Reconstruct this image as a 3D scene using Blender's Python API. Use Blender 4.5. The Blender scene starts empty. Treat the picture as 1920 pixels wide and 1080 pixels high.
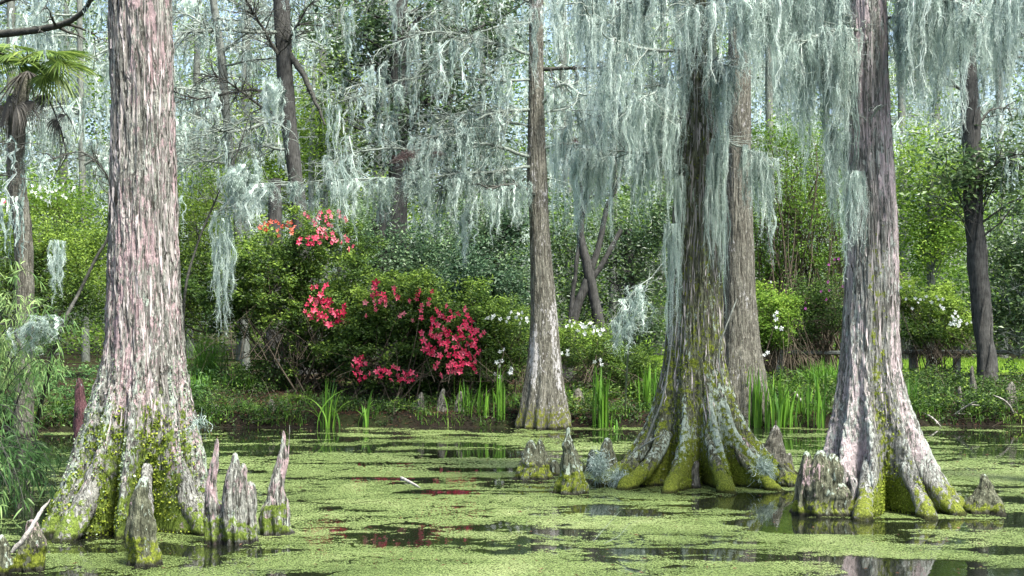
import bpy, math, numpy as np
from math import radians as R

# ------------------------------------------------------------------ camera, sky, sun, exposure
scene = bpy.context.scene
COL = scene.collection
CAM_H, FPX, HOR = 1.9, 2667.0, 610.0            # metres, focal length and horizon row in 1920 px
cam_d = bpy.data.cameras.new('camera')
cam_d.lens = 50.0; cam_d.sensor_width = 36.0; cam_d.sensor_fit = 'HORIZONTAL'
cam_d.shift_y = (HOR - 540.0) / 1920.0
cam_d.clip_start = 0.1; cam_d.clip_end = 2000.0
cam = bpy.data.objects.new('camera', cam_d)
cam.location = (0, 0, CAM_H); cam.rotation_euler = (R(90), 0, 0)
COL.objects.link(cam); scene.camera = cam

SUN_EL, SUN_AZ = R(60), R(140)
world = bpy.data.worlds.new('World'); scene.world = world; world.use_nodes = True
wn = world.node_tree
sky = wn.nodes.new('ShaderNodeTexSky'); sky.sky_type = 'NISHITA'; sky.sun_disc = False
sky.sun_elevation = SUN_EL; sky.sun_rotation = SUN_AZ; sky.air_density = 1.0; sky.dust_density = 3.0; sky.ozone_density = 1.0
bg = wn.nodes['Background']; bg.inputs['Strength'].default_value = 0.10
wn.links.new(sky.outputs[0], bg.inputs['Color'])
sl = bpy.data.lights.new('sun', 'SUN'); sl.energy = 3.5; sl.angle = R(11); sl.color = (1.0, 0.97, 0.9)
so = bpy.data.objects.new('sun', sl); COL.objects.link(so)
# soft overcast sun, high over the camera's right shoulder
so.rotation_euler = (R(90) - SUN_EL, 0, R(40))
scene.view_settings.view_transform = 'Standard'; scene.view_settings.look = 'None'
scene.view_settings.gamma = 1.0; scene.view_settings.use_curve_mapping = False
scene.view_settings.exposure = 1.84
cy = scene.cycles
cy.max_bounces = 5; cy.diffuse_bounces = 3; cy.glossy_bounces = 2; cy.transmission_bounces = 2; cy.transparent_max_bounces = 4
cy.caustics_reflective = False; cy.caustics_refractive = False
cy.use_adaptive_sampling = True; cy.adaptive_threshold = 0.02
cy.use_denoising = True

# ------------------------------------------------------------------ helpers
def W(px, py, d):
    return np.array([(px - 960.0) * d / FPX, d, CAM_H - (py - HOR) * d / FPX])
def PX(px, d): return (px - 960.0) * d / FPX
def PZ(py, d): return CAM_H - (py - HOR) * d / FPX
def sstep(a, b, x):
    t = np.clip((x - a) / (b - a), 0, 1); return t * t * (3 - 2 * t)
def hash3(ix, iy, iz, seed):
    h = (ix * 374761393 + iy * 668265263 + iz * 2147483647 + seed * 1274126177) & 0xffffffff
    h = ((h ^ (h >> 13)) * 1274126177) & 0xffffffff
    h = ((h ^ (h >> 16)) * 2246822519) & 0xffffffff
    h = h ^ (h >> 15)
    return (h & 0xffffff) / float(0xffffff)
def vnoise(p, seed=0):
    p = np.asarray(p, float); f = np.floor(p); i = f.astype(np.int64); u = p - f; u = u * u * (3 - 2 * u)
    x, y, z = i[..., 0], i[..., 1], i[..., 2]; a, b, c = u[..., 0], u[..., 1], u[..., 2]
    def H(dx, dy, dz): return hash3(x + dx, y + dy, z + dz, seed)
    x00 = H(0,0,0)*(1-a)+H(1,0,0)*a; x10 = H(0,1,0)*(1-a)+H(1,1,0)*a
    x01 = H(0,0,1)*(1-a)+H(1,0,1)*a; x11 = H(0,1,1)*(1-a)+H(1,1,1)*a
    return (x00*(1-b)+x10*b)*(1-c) + (x01*(1-b)+x11*b)*c
def fbm(p, octs=4, seed=0, gain=0.5):
    s = 0; a = 1.0; t = 0
    for o in range(octs):
        s = s + a * vnoise(p * (2.0 ** o) + 17.3 * o, seed + o); t += a; a *= gain
    return s / t
def stack3(x, y, z): return np.stack(np.broadcast_arrays(x, y, z), -1)

class Geo:
    def __init__(s): s.V = []; s.Q = []; s.T = []; s.n = 0
    def add(s, V, Q, tint=0.5):
        V = np.asarray(V, np.float32).reshape(-1, 3); Q = np.asarray(Q, np.int64).reshape(-1, 4)
        s.V.append(V); s.Q.append(Q + s.n); s.n += len(V)
        s.T.append(np.broadcast_to(np.asarray(tint, np.float32), (len(Q),)).astype(np.float32))
    def merge(s, o, M=None, off=(0, 0, 0), tadd=0.0):
        V = np.concatenate(o.V)
        if M is not None: V = V @ np.asarray(M, np.float32).T
        s.add(V + np.asarray(off, np.float32), np.concatenate(o.Q), np.clip(np.concatenate(o.T) + tadd, 0, 1))
    def mesh(s, name, mat, smooth=False, pt=None):
        V = np.concatenate(s.V); Q = np.concatenate(s.Q); T = np.concatenate(s.T)
        me = bpy.data.meshes.new(name)
        me.vertices.add(len(V)); me.vertices.foreach_set('co', V.ravel())
        me.loops.add(len(Q) * 4); me.loops.foreach_set('vertex_index', Q.ravel().astype(np.int32))
        me.polygons.add(len(Q))
        me.polygons.foreach_set('loop_start', np.arange(0, len(Q) * 4, 4, dtype=np.int32))
        me.polygons.foreach_set('use_smooth', np.full(len(Q), smooth))
        a = me.attributes.new('tint', 'FLOAT', 'FACE'); a.data.foreach_set('value', T)
        for k, v in (pt or {}).items():
            a = me.attributes.new(k, 'FLOAT', 'POINT'); a.data.foreach_set('value', np.asarray(v, np.float32).ravel())
        me.update(calc_edges=True)
        if mat: me.materials.append(mat)
        return me
    def build(s, name, mat, parent=None, smooth=False, pt=None):
        return link(name, s.mesh(name, mat, smooth, pt), parent)
def link(name, me, parent=None, loc=None):
    o = bpy.data.objects.new(name, me); COL.objects.link(o)
    if parent is not None: o.parent = parent
    if loc is not None: o.location = loc
    return o
def tag(o, label, cat, group=None):
    o['label'] = label; o['category'] = cat
    if group: o['group'] = group
    return o
def kind(o, k): o['kind'] = k; return o
def thing(name, label, cat, loc=(0, 0, 0), group=None):
    o = bpy.data.objects.new(name, None); COL.objects.link(o); o.location = tuple(float(v) for v in loc); o.empty_display_size = 0.2
    return tag(o, label, cat, group)
def sub(parent, P):                                   # world points into the parent's local frame
    return np.asarray(P) - np.array(parent.location)

def unit(v): return v / (np.linalg.norm(v, axis=-1, keepdims=True) + 1e-9)
def tubes(geo, P, Rd, k=5, tint=0.5):                 # P (M,n,3) polylines, Rd (M,n) radii
    P = np.asarray(P, float); Rd = np.asarray(Rd, float)
    if P.ndim == 2: P = P[None]; Rd = Rd[None]
    M, n, _ = P.shape
    T = np.gradient(P, axis=1); T = unit(T)
    D = unit(P[:, -1] - P[:, 0]); ref = np.zeros((M, 3)); ref[np.arange(M), np.argmin(np.abs(D), 1)] = 1
    N = unit(np.cross(T, ref[:, None])); B = np.cross(T, N)
    a = np.linspace(0, 2 * np.pi, k, endpoint=False)
    V = P[:, :, None] + Rd[:, :, None, None] * (N[:, :, None] * np.cos(a)[:, None] + B[:, :, None] * np.sin(a)[:, None])
    i = np.arange(n - 1)[:, None]; j = np.arange(k)[None]
    q = np.stack([i * k + j, i * k + (j + 1) % k, (i + 1) * k + (j + 1) % k, (i + 1) * k + j], -1).reshape(-1, 4)
    Q = (q[None] + (np.arange(M) * n * k)[:, None, None]).reshape(-1, 4)
    t = np.repeat(np.broadcast_to(np.asarray(tint, float), (M,)), len(q))
    geo.add(V.reshape(-1, 3), Q, t)
def ribbons(geo, P, S, tint):                         # P (M,n,3) centre lines, S (M,n,3) half-width vectors
    M, n, _ = P.shape
    V = np.stack([P - S, P + S], 2).reshape(-1, 3)
    i = np.arange(n - 1)
    q = np.stack([2 * i, 2 * i + 1, 2 * i + 3, 2 * i + 2], -1)
    Q = (q[None] + (np.arange(M) * n * 2)[:, None, None]).reshape(-1, 4)
    geo.add(V, Q, np.repeat(np.broadcast_to(tint, (M,)), n - 1))
def smooth_line(pts, n):
    pts = np.asarray(pts, float)
    if len(pts) == 2: pts = np.stack([pts[0], pts.mean(0), pts[1]])
    m = len(pts); ext = np.concatenate([[2 * pts[0] - pts[1]], pts, [2 * pts[-1] - pts[-2]]])
    t = np.linspace(0, m - 1 - 1e-6, n); i = t.astype(int); u = (t - i)[:, None]
    p0, p1, p2, p3 = ext[i], ext[i + 1], ext[i + 2], ext[i + 3]
    return 0.5 * (2*p1 + (p2-p0)*u + (2*p0-5*p1+4*p2-p3)*u**2 + (3*p1-p0-3*p2+p3)*u**3)
def leaves(geo, C, L, Wd, rng, tint, up=0.5, droop=None, dirs=None):
    """one folded pointed leaf (two quads) or a plain diamond per centre"""
    C = np.asarray(C, float); n = len(C)
    d = unit(rng.normal(size=(n, 3)) * np.array([1, 1, 0.55]) + np.array([0, 0, 0.1])) if dirs is None else unit(dirs)
    nr = unit(rng.normal(size=(n, 3)) + np.array([0, -0.25, 1.0]) * up * 2)
    s = unit(np.cross(d, nr)); nn = np.cross(s, d)
    L = np.broadcast_to(L, (n,))[:, None] * rng.uniform(0.65, 1.25, (n, 1)); w = np.broadcast_to(Wd, (n,))[:, None] * rng.uniform(0.7, 1.2, (n, 1))
    b = C - d * L * 0.5; t = C + d * L * 0.5 - nn * L * 0.12; m = C - d * L * 0.02 + nn * L * 0.06
    V = np.stack([b, m + s * w * 0.5, t, m - s * w * 0.5], 1).reshape(-1, 3)
    geo.add(V, np.arange(n * 4).reshape(-1, 4), tint)

# ------------------------------------------------------------------ materials
class NT:
    def __init__(s, name):
        s.m = bpy.data.materials.new(name); s.m.use_nodes = True; s.t = s.m.node_tree; s.t.nodes.clear()
        s.out = s.n('ShaderNodeOutputMaterial')
    def n(s, ty): return s.t.nodes.new(ty)
    def put(s, sock, v):
        if v is None: return
        if isinstance(v, bpy.types.NodeSocket): s.t.links.new(v, sock)
        else:
            if sock.type == 'RGBA' and len(v) == 3: v = (*v, 1)
            sock.default_value = v
    def attr(s, name):
        a = s.n('ShaderNodeAttribute'); a.attribute_name = name; return a.outputs['Fac']
    def pos(s): return s.n('ShaderNodeNewGeometry').outputs['Position']
    def mapv(s, v, sc, loc=(0, 0, 0)):
        m = s.n('ShaderNodeMapping'); s.put(m.inputs['Vector'], v); m.inputs['Scale'].default_value = sc; m.inputs['Location'].default_value = loc
        return m.outputs[0]
    def noise(s, v, scale, detail=4, rough=0.55, dist=0.0):
        x = s.n('ShaderNodeTexNoise'); s.put(x.inputs['Vector'], v); x.inputs['Scale'].default_value = scale
        x.inputs['Detail'].default_value = detail; x.inputs['Roughness'].default_value = rough; x.inputs['Distortion'].default_value = dist
        return x.outputs['Fac']
    def voro(s, v, scale, feat='F1'):
        x = s.n('ShaderNodeTexVoronoi'); x.feature = feat; s.put(x.inputs['Vector'], v); x.inputs['Scale'].default_value = scale
        return x.outputs['Distance']
    def math(s, op, a, b=0.0, c=None):
        x = s.n('ShaderNodeMath'); x.operation = op; s.put(x.inputs[0], a); s.put(x.inputs[1], b)
        if c is not None: s.put(x.inputs[2], c)
        return x.outputs[0]
    def step(s, v, a, b):
        x = s.n('ShaderNodeMapRange'); x.interpolation_type = 'SMOOTHSTEP'; s.put(x.inputs['Value'], v)
        x.inputs['From Min'].default_value = a; x.inputs['From Max'].default_value = b; return x.outputs[0]
    def ramp(s, f, stops):
        x = s.n('ShaderNodeValToRGB'); s.put(x.inputs[0], f); e = x.color_ramp.elements
        while len(e) < len(stops): e.new(0.5)
        for q, (p, c) in zip(e, stops): q.position = p; q.color = (*c, 1)
        return x.outputs[0]
    def mix(s, f, a, b):
        x = s.n('ShaderNodeMix'); x.data_type = 'RGBA'; s.put(x.inputs[0], f); s.put(x.inputs[6], a); s.put(x.inputs[7], b)
        return x.outputs[2]
    def bump(s, h, strength, dist):
        x = s.n('ShaderNodeBump'); s.put(x.inputs['Height'], h); x.inputs['Strength'].default_value = strength; x.inputs['Distance'].default_value = dist
        return x.outputs[0]
    def bsdf(s, col, rough=0.8, spec=0.3, normal=None, transl=0.0, tcol=None):
        p = s.n('ShaderNodeBsdfPrincipled'); s.put(p.inputs['Base Color'], col); s.put(p.inputs['Roughness'], rough)
        p.inputs['Specular IOR Level'].default_value = spec
        if normal is not None: s.put(p.inputs['Normal'], normal)
        o = p.outputs[0]
        if transl > 0:
            t = s.n('ShaderNodeBsdfTranslucent'); s.put(t.inputs['Color'], tcol if tcol is not None else col)
            x = s.n('ShaderNodeMixShader'); x.inputs[0].default_value = transl
            s.t.links.new(o, x.inputs[1]); s.t.links.new(t.outputs[0], x.inputs[2]); o = x.outputs[0]
        s.t.links.new(o, s.out.inputs['Surface']); return s.m

def leaf_mat(name, c0, c1, c2, transl=0.35, rough=0.5, spec=0.26):
    m = NT(name)
    col = m.ramp(m.attr('tint'), [(0.0, c0), (0.55, c1), (1.0, c2)])
    return m.bsdf(col, rough, spec, None, transl)
def bark_mat(name, dark, light, pink, pale, mossa, mossb, fine=1.0, flake=0.5):
    m = NT(name); p = m.pos()
    st = m.noise(m.mapv(p, (34 * fine, 34 * fine, 3.2)), 1.0, 5, 0.6, 0.6)
    fi = m.noise(m.mapv(p, (95 * fine, 95 * fine, 16)), 1.0, 4, 0.65)
    base = m.ramp(m.math('ADD', m.math('MULTIPLY', st, 0.65), m.math('MULTIPLY', fi, 0.35)), [(0.40, dark), (0.495, tuple((a + b) / 2.4 for a, b in zip(dark, light))), (0.58, light)])
    fk = m.noise(m.mapv(p, (70, 70, 14), (5, 5, 5)), 1.0, 3, 0.6); base = m.mix(m.math('MULTIPLY', m.step(fk, .60, .66), .55), base, tuple(min(.6, x * 1.6) for x in light))
    pt = m.noise(m.mapv(p, (30, 30, 7.5), (3, 1, 7)), 1.0, 6, 0.72, 0.4)
    bg_ = m.math('MULTIPLY', m.math('SUBTRACT', m.noise(m.mapv(p, (3.2, 3.2, 1.3), (2, 8, 1)), 1.0, 3, .6), .5), 1.5)
    pf = m.math('ADD', m.math('ADD', m.attr('pink'), bg_), m.math('MULTIPLY', m.math('SUBTRACT', pt, 0.5), 2.4))
    pc = m.ramp(fi, [(0.3, tuple(x * 0.82 for x in pink)), (0.55, pink), (0.7, tuple(min(1, x * 1.35 + 0.03) for x in pink))])
    col = m.mix(m.math('MULTIPLY', m.step(pf, 0.5, 0.62), 0.92), base, pc)
    wt = m.noise(m.mapv(p, (26, 26, 11), (9, 4, 2)), 1.0, 6, 0.7, 0.3)
    wf = m.math('ADD', m.math('SUBTRACT', m.attr('pale'), bg_), m.math('MULTIPLY', m.math('SUBTRACT', wt, 0.5), 2.6))
    wc = m.ramp(fi, [(0.3, tuple(x * 0.6 for x in pale)), (0.55, pale), (0.75, tuple(min(1, x * 1.3) for x in pale))])
    col = m.mix(m.math('MULTIPLY', m.step(wf, 0.5, 0.6), 0.9), col, wc)
    mt = m.noise(p, 16.0, 5, 0.65)
    mf = m.math('ADD', m.attr('moss'), m.math('MULTIPLY', m.math('SUBTRACT', mt, 0.5), 2.0))
    mc = m.ramp(m.noise(p, 60.0, 4, 0.7), [(0.3, mossa), (0.52, tuple((a + b) / 2 for a, b in zip(mossa, mossb))), (0.68, mossb)])
    mm = m.step(mf, 0.48, 0.66)
    col = m.mix(mm, col, mc)
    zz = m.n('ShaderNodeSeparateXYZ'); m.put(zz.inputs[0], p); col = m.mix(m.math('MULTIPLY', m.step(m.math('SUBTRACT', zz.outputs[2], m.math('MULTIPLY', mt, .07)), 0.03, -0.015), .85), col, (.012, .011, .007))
    h = m.math('ADD', m.math('MULTIPLY', st, 1.2), m.math('ADD', m.math('MULTIPLY', fi, 0.5), m.math('MULTIPLY', mt, 0.4)))
    return m.bsdf(col, 0.9, 0.15, m.bump(h, 1.0, 0.045))
def wood_mat(name, dark, light, sc=(40, 40, 6)):
    m = NT(name); p = m.pos()
    a = m.noise(m.mapv(p, sc), 1.0, 5, 0.65); b = m.noise(p, 7.0, 4, 0.6)
    col = m.ramp(m.math('ADD', m.math('MULTIPLY', a, 0.6), m.math('MULTIPLY', b, 0.4)), [(0.36, dark), (0.62, light)])
    return m.bsdf(col, 0.9, 0.15, m.bump(a, 0.8, 0.02))

PINK, PALE = (0.43, 0.32, 0.325), (0.43, 0.47, 0.42)
M = {}
M['bark_left'] = bark_mat('lichened_bark', (0.028, 0.026, 0.02), (0.37, 0.375, 0.33), PINK, (0.42, 0.49, 0.41), (0.05, 0.085, 0.014), (0.24, 0.32, 0.06))
M['bark_mossy'] = bark_mat('mossy_bark', (0.036, 0.038, 0.024), (0.165, 0.175, 0.115), PINK, (0.42, 0.50, 0.41), (0.04, 0.062, 0.008), (0.29, 0.34, 0.045))
M['bark_right'] = bark_mat('pink_bark', (0.05, 0.05, 0.042), (0.30, 0.305, 0.275), (0.50, 0.42, 0.42), PALE, (0.04, 0.055, 0.01), (0.28, 0.33, 0.05))
M['bark_red'] = bark_mat('red_lichened_bark', (0.03, 0.02, 0.018), (0.13, 0.10, 0.085), (0.20, 0.095, 0.10), PALE, (0.05, 0.075, 0.008), (0.25, 0.30, 0.04))
M['bark_brown'] = bark_mat('brown_bark', (0.05, 0.046, 0.036), (0.21, 0.205, 0.165), PALE, (0.45, 0.44, 0.43), (0.06, 0.07, 0.012), (0.22, 0.24, 0.04))
M['bark_dark'] = wood_mat('dark_bark', (0.018, 0.018, 0.016), (0.085, 0.085, 0.078))
M['bark_grey'] = wood_mat('grey_bark', (0.06, 0.065, 0.055), (0.22, 0.24, 0.21))
M['twig'] = wood_mat('lichened_twigs', (0.10, 0.12, 0.10), (0.36, 0.41, 0.36), (25, 25, 25))
M['twig_mid'] = wood_mat('grey_twigs', (0.05, 0.06, 0.05), (0.24, 0.28, 0.24), (25, 25, 25))
M['twig_dark'] = wood_mat('dark_twigs', (0.02, 0.022, 0.02), (0.09, 0.09, 0.075), (25, 25, 25))
M['stem'] = wood_mat('shrub_stems', (0.035, 0.028, 0.02), (0.12, 0.10, 0.07), (25, 25, 10))
M['driftwood'] = wood_mat('weathered_stick', (0.16, 0.15, 0.13), (0.42, 0.40, 0.36), (30, 30, 30))
M['moss'] = leaf_mat('spanish_moss', (0.035, 0.062, 0.05), (0.37, 0.47, 0.415), (0.71, 0.80, 0.735), 0.38, 0.9, 0.05)
M['moss_brown'] = leaf_mat('old_moss', (0.05, 0.035, 0.035), (0.12, 0.085, 0.08), (0.2, 0.15, 0.15), 0.2, 0.9, 0.05)
M['strip'] = leaf_mat('peeling_bark', (0.06, 0.057, 0.048), (0.26, 0.245, 0.225), (0.47, 0.415, 0.405), 0.05, 0.9, 0.08)
M['tuft'] = leaf_mat('cushion_moss', (0.05, 0.08, 0.01), (0.20, 0.26, 0.03), (0.40, 0.46, 0.09), 0.3, 0.9, 0.05)
M['lichen'] = leaf_mat('leafy_lichen', (0.12, 0.18, 0.09), (0.28, 0.36, 0.24), (0.48, 0.55, 0.43), 0.2, 0.9, 0.05)
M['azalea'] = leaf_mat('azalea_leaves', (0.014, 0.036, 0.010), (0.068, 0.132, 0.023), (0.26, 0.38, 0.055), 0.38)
M['fresh'] = leaf_mat('fresh_leaves', (0.055, 0.12, 0.018), (0.155, 0.275, 0.034), (0.35, 0.48, 0.075), 0.45)
M['dark_leaf'] = leaf_mat('glossy_dark_leaves', (0.012, 0.03, 0.013), (0.05, 0.10, 0.035), (0.16, 0.24, 0.08), 0.3, 0.4, 0.5)
M['blue_leaf'] = leaf_mat('bluish_leaves', (0.016, 0.042, 0.02), (0.06, 0.12, 0.055), (0.19, 0.29, 0.13), 0.3, 0.45, 0.4)
M['bamboo'] = leaf_mat('bamboo_leaves', (0.04, 0.10, 0.03), (0.14, 0.27, 0.08), (0.36, 0.50, 0.18), 0.4)
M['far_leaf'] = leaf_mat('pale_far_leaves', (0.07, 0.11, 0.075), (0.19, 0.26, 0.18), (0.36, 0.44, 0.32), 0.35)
M['iris'] = leaf_mat('iris_blades', (0.05, 0.13, 0.02), (0.13, 0.28, 0.03), (0.30, 0.45, 0.08), 0.35, 0.4)
M['palm'] = leaf_mat('palm_blades', (0.04, 0.085, 0.018), (0.13, 0.21, 0.04), (0.36, 0.43, 0.11), 0.35, 0.4)
M['palm_dead'] = leaf_mat('dead_palm_blades', (0.03, 0.03, 0.028), (0.09, 0.085, 0.075), (0.2, 0.185, 0.16), 0.2, 0.8)
M['litter'] = leaf_mat('fallen_needles', (0.03, 0.018, 0.012), (0.10, 0.05, 0.03), (0.20, 0.12, 0.08), 0.1, 0.9, 0.1)
M['red'] = leaf_mat('red_petals', (0.54, 0.022, 0.08), (0.76, 0.065, 0.155), (0.85, 0.23, 0.31), 0.3, 0.6, 0.2)
M['pinkred'] = leaf_mat('pink_petals', (0.58, 0.05, 0.11), (0.78, 0.13, 0.21), (0.84, 0.30, 0.36), 0.3, 0.6, 0.2)
M['orange'] = leaf_mat('orange_petals', (0.5, 0.05, 0.03), (0.7, 0.13, 0.09), (0.75, 0.25, 0.16), 0.3, 0.6, 0.2)
M['white'] = leaf_mat('white_petals', (0.62, 0.68, 0.62), (0.78, 0.82, 0.78), (0.86, 0.88, 0.85), 0.3, 0.6, 0.2)
M['purple'] = leaf_mat('purple_petals', (0.30, 0.05, 0.25), (0.42, 0.10, 0.36), (0.55, 0.2, 0.48), 0.3, 0.6, 0.2)

# ------------------------------------------------------------------ ground, lawn, water, duckweed
def shore(x):
    return 26.4 - 1.9 * sstep(-5.5, -10, x) + 0.35 * (fbm(stack3(x * 0.6, 0 * x, 0 * x), 3, 5) - 0.5) * 2 + 0.4 * sstep(4, 10, x)
def ground_z(x, y):
    s = y - shore(x)
    z = -0.55 + 0.55 * sstep(-3.0, 0.0, s) + 0.24 * sstep(-0.02, 0.30, s) + 0.46 * sstep(0.2, 4.5, s)
    n = fbm(stack3(x * 0.7, y * 0.7, 0 * x), 4, 11) - 0.5
    n2 = fbm(stack3(x * 3.1, y * 3.1, 0 * x), 3, 12) - 0.5
    return z + sstep(0.1, 2, s) * (n * 0.35 * sstep(16, 6, s) + n2 * 0.08 * sstep(14, 5, s))
gx = np.concatenate([np.linspace(-400, -32, 24), np.arange(-30, 30.01, 0.14), np.linspace(32, 400, 24)])
gy = np.concatenate([np.linspace(-60, 22, 12), np.arange(23, 36, 0.10), np.arange(36, 60, 0.5), np.linspace(62, 900, 40)])
X, Y = np.meshgrid(gx, gy); Zg = ground_z(X, Y)
def grid_q(ny, nx):
    i, j = np.meshgrid(np.arange(ny - 1), np.arange(nx - 1), indexing='ij')
    return np.stack([i * nx + j, i * nx + j + 1, (i + 1) * nx + j + 1, (i + 1) * nx + j], -1).reshape(-1, 4)
m = NT('forest_floor'); p = m.pos()
n1 = m.noise(p, 1.3, 5, 0.6); n2 = m.noise(p, 22, 5, 0.7); n3 = m.noise(m.mapv(p, (60, 18, 60)), 1.0, 4, 0.7)
soil = m.ramp(n2, [(0.3, (0.009, 0.008, 0.005)), (0.5, (0.025, 0.019, 0.012)), (0.68, (0.065, 0.042, 0.027))])
grn = m.ramp(n3, [(0.3, (0.02, 0.035, 0.008)), (0.7, (0.07, 0.11, 0.02))])
col = m.mix(m.step(n1, 0.5, 0.62), soil, grn)
sp = m.n('ShaderNodeSeparateXYZ'); m.put(sp.inputs[0], p)
lawn = m.ramp(n3, [(0.3, (0.07, 0.14, 0.012)), (0.7, (0.18, 0.29, 0.022))])
yy = m.math('ADD', sp.outputs[1], m.math('MULTIPLY', n1, 4.0))
col = m.mix(m.math('MULTIPLY', m.step(yy, 36.5, 38.0), m.step(m.math('ABSOLUTE', m.math('SUBTRACT', sp.outputs[0], 10.0)), 7.5, 6.0)), col, lawn)
wet = m.step(sp.outputs[2], 0.48, 0.16)
col = m.mix(m.math('MULTIPLY', wet, 0.8), col, (0.010, 0.009, 0.006))
M['floor'] = m.bsdf(col, 0.95, 0.1, m.bump(n2, 0.9, 0.05))
g = Geo(); g.add(stack3(X, Y, Zg), grid_q(*X.shape)); kind(g.build('ground', M['floor'], smooth=True), 'structure')

m = NT('dark_pond_water'); p = m.pos()
rp = m.noise(m.mapv(p, (2.2, 1.0, 1)), 3.0, 3, 0.5)
M['water'] = m.bsdf((0.008, 0.010, 0.006), 0.03, 0.38, m.bump(rp, 0.06, 0.02))
g = Geo(); wx = np.linspace(-120, 120, 25); wy = np.linspace(-50, 31, 12); a, b = np.meshgrid(wx, wy)
g.add(stack3(a, b, 0 * a), grid_q(*a.shape)); kind(g.build('pond_water', M['water']), 'structure')

# duckweed: small flecks of weed floating just above the water, with open gaps
def duckweed():
    rng = np.random.default_rng(5); g = Geo()
    for (y0, y1, sx, sy) in ((8.5, 13.5, 0.008, 0.014), (13.5, 18.5, 0.011, 0.024), (18.5, 28.0, 0.018, 0.052)):
        hw = y1 * 0.36 + 2.6
        xs = np.arange(-hw, hw, sx); ys = np.arange(y0, y1, sy)
        x, y = np.meshgrid(xs, ys); x = x.ravel(); y = y.ravel()
        k = (np.abs(x) < y * 0.36 + 2.4) & (y < shore(x) + 0.1); x, y = x[k], y[k]
        x = x + rng.uniform(-.5, .5, len(x)) * sx; y = y + rng.uniform(-.5, .5, len(y)) * sy
        w1 = fbm(stack3(x * 0.30, y * 0.22, 0 * x), 3, 21); w2 = fbm(stack3(x * 1.15, y * 1.5, 0 * x + 3), 5, 31, 0.6)
        w3 = fbm(stack3(x * 2.2, y * 4.2, 0 * x + 8), 4, 37, 0.6)
        v = 0.45 * w2 + 0.30 * w1 + 0.25 * w3 - 0.030 * sstep(13, 24, y) - 0.03 * sstep(-2.5, -5.5, x)
        # open water: wide around the left roots and in streaks across the foreground
        def op(px, py, rx, ry, s):
            d = CAM_H * FPX / (py - HOR); cx = PX(px, d)
            ryy = ry * d * d / (CAM_H * FPX); rxx = rx * d / FPX
            return s * np.exp(-(((x - cx) / rxx) ** 2 + ((y - d) / ryy) ** 2))
        o = 0
        for a in ((60, 860, 170, 45, .16), (60, 960, 170, 30, .13), (150, 1030, 260, 14, .10), (330, 1050, 330, 9, .13), (560, 1030, 230, 10, .17), (700, 1055, 160, 10, .12), (1060, 997, 110, 14, .22),
                  (1150, 1062, 90, 14, .22), (1330, 940, 260, 9, .07), (1460, 935, 140, 8, .15), (1640, 975, 200, 8, .12), (1660, 995, 200, 8, .12), (1730, 1030, 230, 7, .06), (700, 968, 90, 7, .16), (620, 920, 70, 6, .12),
                  (720, 1020, 190, 6, .09), (1680, 1060, 200, 7, .12), (620, 842, 180, 6, .12), (1800, 822, 260, 7, .12), (1850, 900, 140, 9, .07), (380, 1000, 260, 30, .05), (1530, 1000, 80, 5, .1), (480, 815, 140, 6, .05)):
            o = o + .45 * op(*a)
        for a in ((850, 1060, 260, 25, .09), (1300, 980, 220, 20, .06), (1500, 1060, 120, 15, .05), (1760, 1045, 190, 26, .07), (1640, 1065, 200, 10, .08)): o = o - op(*a)
        cr = fbm(stack3(x * .9 + .8 * w1, y * 1.1, 0 * x + 21), 4, 45, .55); cr2 = fbm(stack3(x * 2.3, y * 2.9, 0 * x + 33), 3, 46, .55)
        st_ = fbm(stack3(x * .62 + .5 * w1, y * 2.1, 0 * x + 50), 4, 48, .5); v = v - (.085 + .045 * sstep(12, 16, y)) * sstep(.56, .65, st_ + .25 * (w3 - .5))
        v = v - o - .13 * np.exp(-((cr - .5) / .013) ** 2) * sstep(.42, .58, w1) - .09 * np.exp(-((cr2 - .5) / .016) ** 2) * sstep(.5, .62, w2)
        thr = 0.434
        cover = sstep(thr - 0.008, thr + 0.012, v)
        micro = 0.99 - 0.50 * sstep(0.09, 0.0, v - thr) - 0.10 * vnoise(stack3(x * 9, y * 9, 0 * x), 4)
        keep = rng.uniform(0, 1, len(x)) < cover * micro
        x, y, v = x[keep], y[keep], v[keep]; n = len(x)
        ang = rng.uniform(0, 2 * np.pi, n); sz = rng.uniform(0.75, 1.2, n)
        hx, hy = sx * sz, sy * sz * 0.62
        z = 0.004 + rng.uniform(0, 0.0045, n)
        c = np.array([[-1, 0], [0, -1], [1, 0], [0, 1]], float) * 0.95
        P = np.stack([stack3(x + c[q, 0] * hx + 0.3 * c[q, 1] * hx * np.cos(ang), y + c[q, 1] * hy + 0.3 * c[q, 0] * hy * np.sin(ang), z + 0.0008 * np.sin(ang + q * 1.6)) for q in range(4)], 1)
        t = 0.10 + 0.55 * fbm(stack3(x * 0.7, y * 0.55, 0 * x + 9), 4, 77) + .42 * (fbm(stack3(x * 3.2, y * 3.0, 0 * x + 4), 3, 79) - .25) + rng.normal(0, 0.09, n) + 0.15 * sstep(0.05, 0.2, v - thr)
        g.add(P.reshape(-1, 3), np.arange(n * 4).reshape(-1, 4), np.clip(t, 0, 1))
    return g
M['weed'] = leaf_mat('duckweed', (0.036, 0.057, 0.013), (0.145, 0.203, 0.058), (0.312, 0.362, 0.155), 0.1, 0.6, 0.3)
kind(duckweed().build('duckweed', M['weed']), 'stuff')

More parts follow.
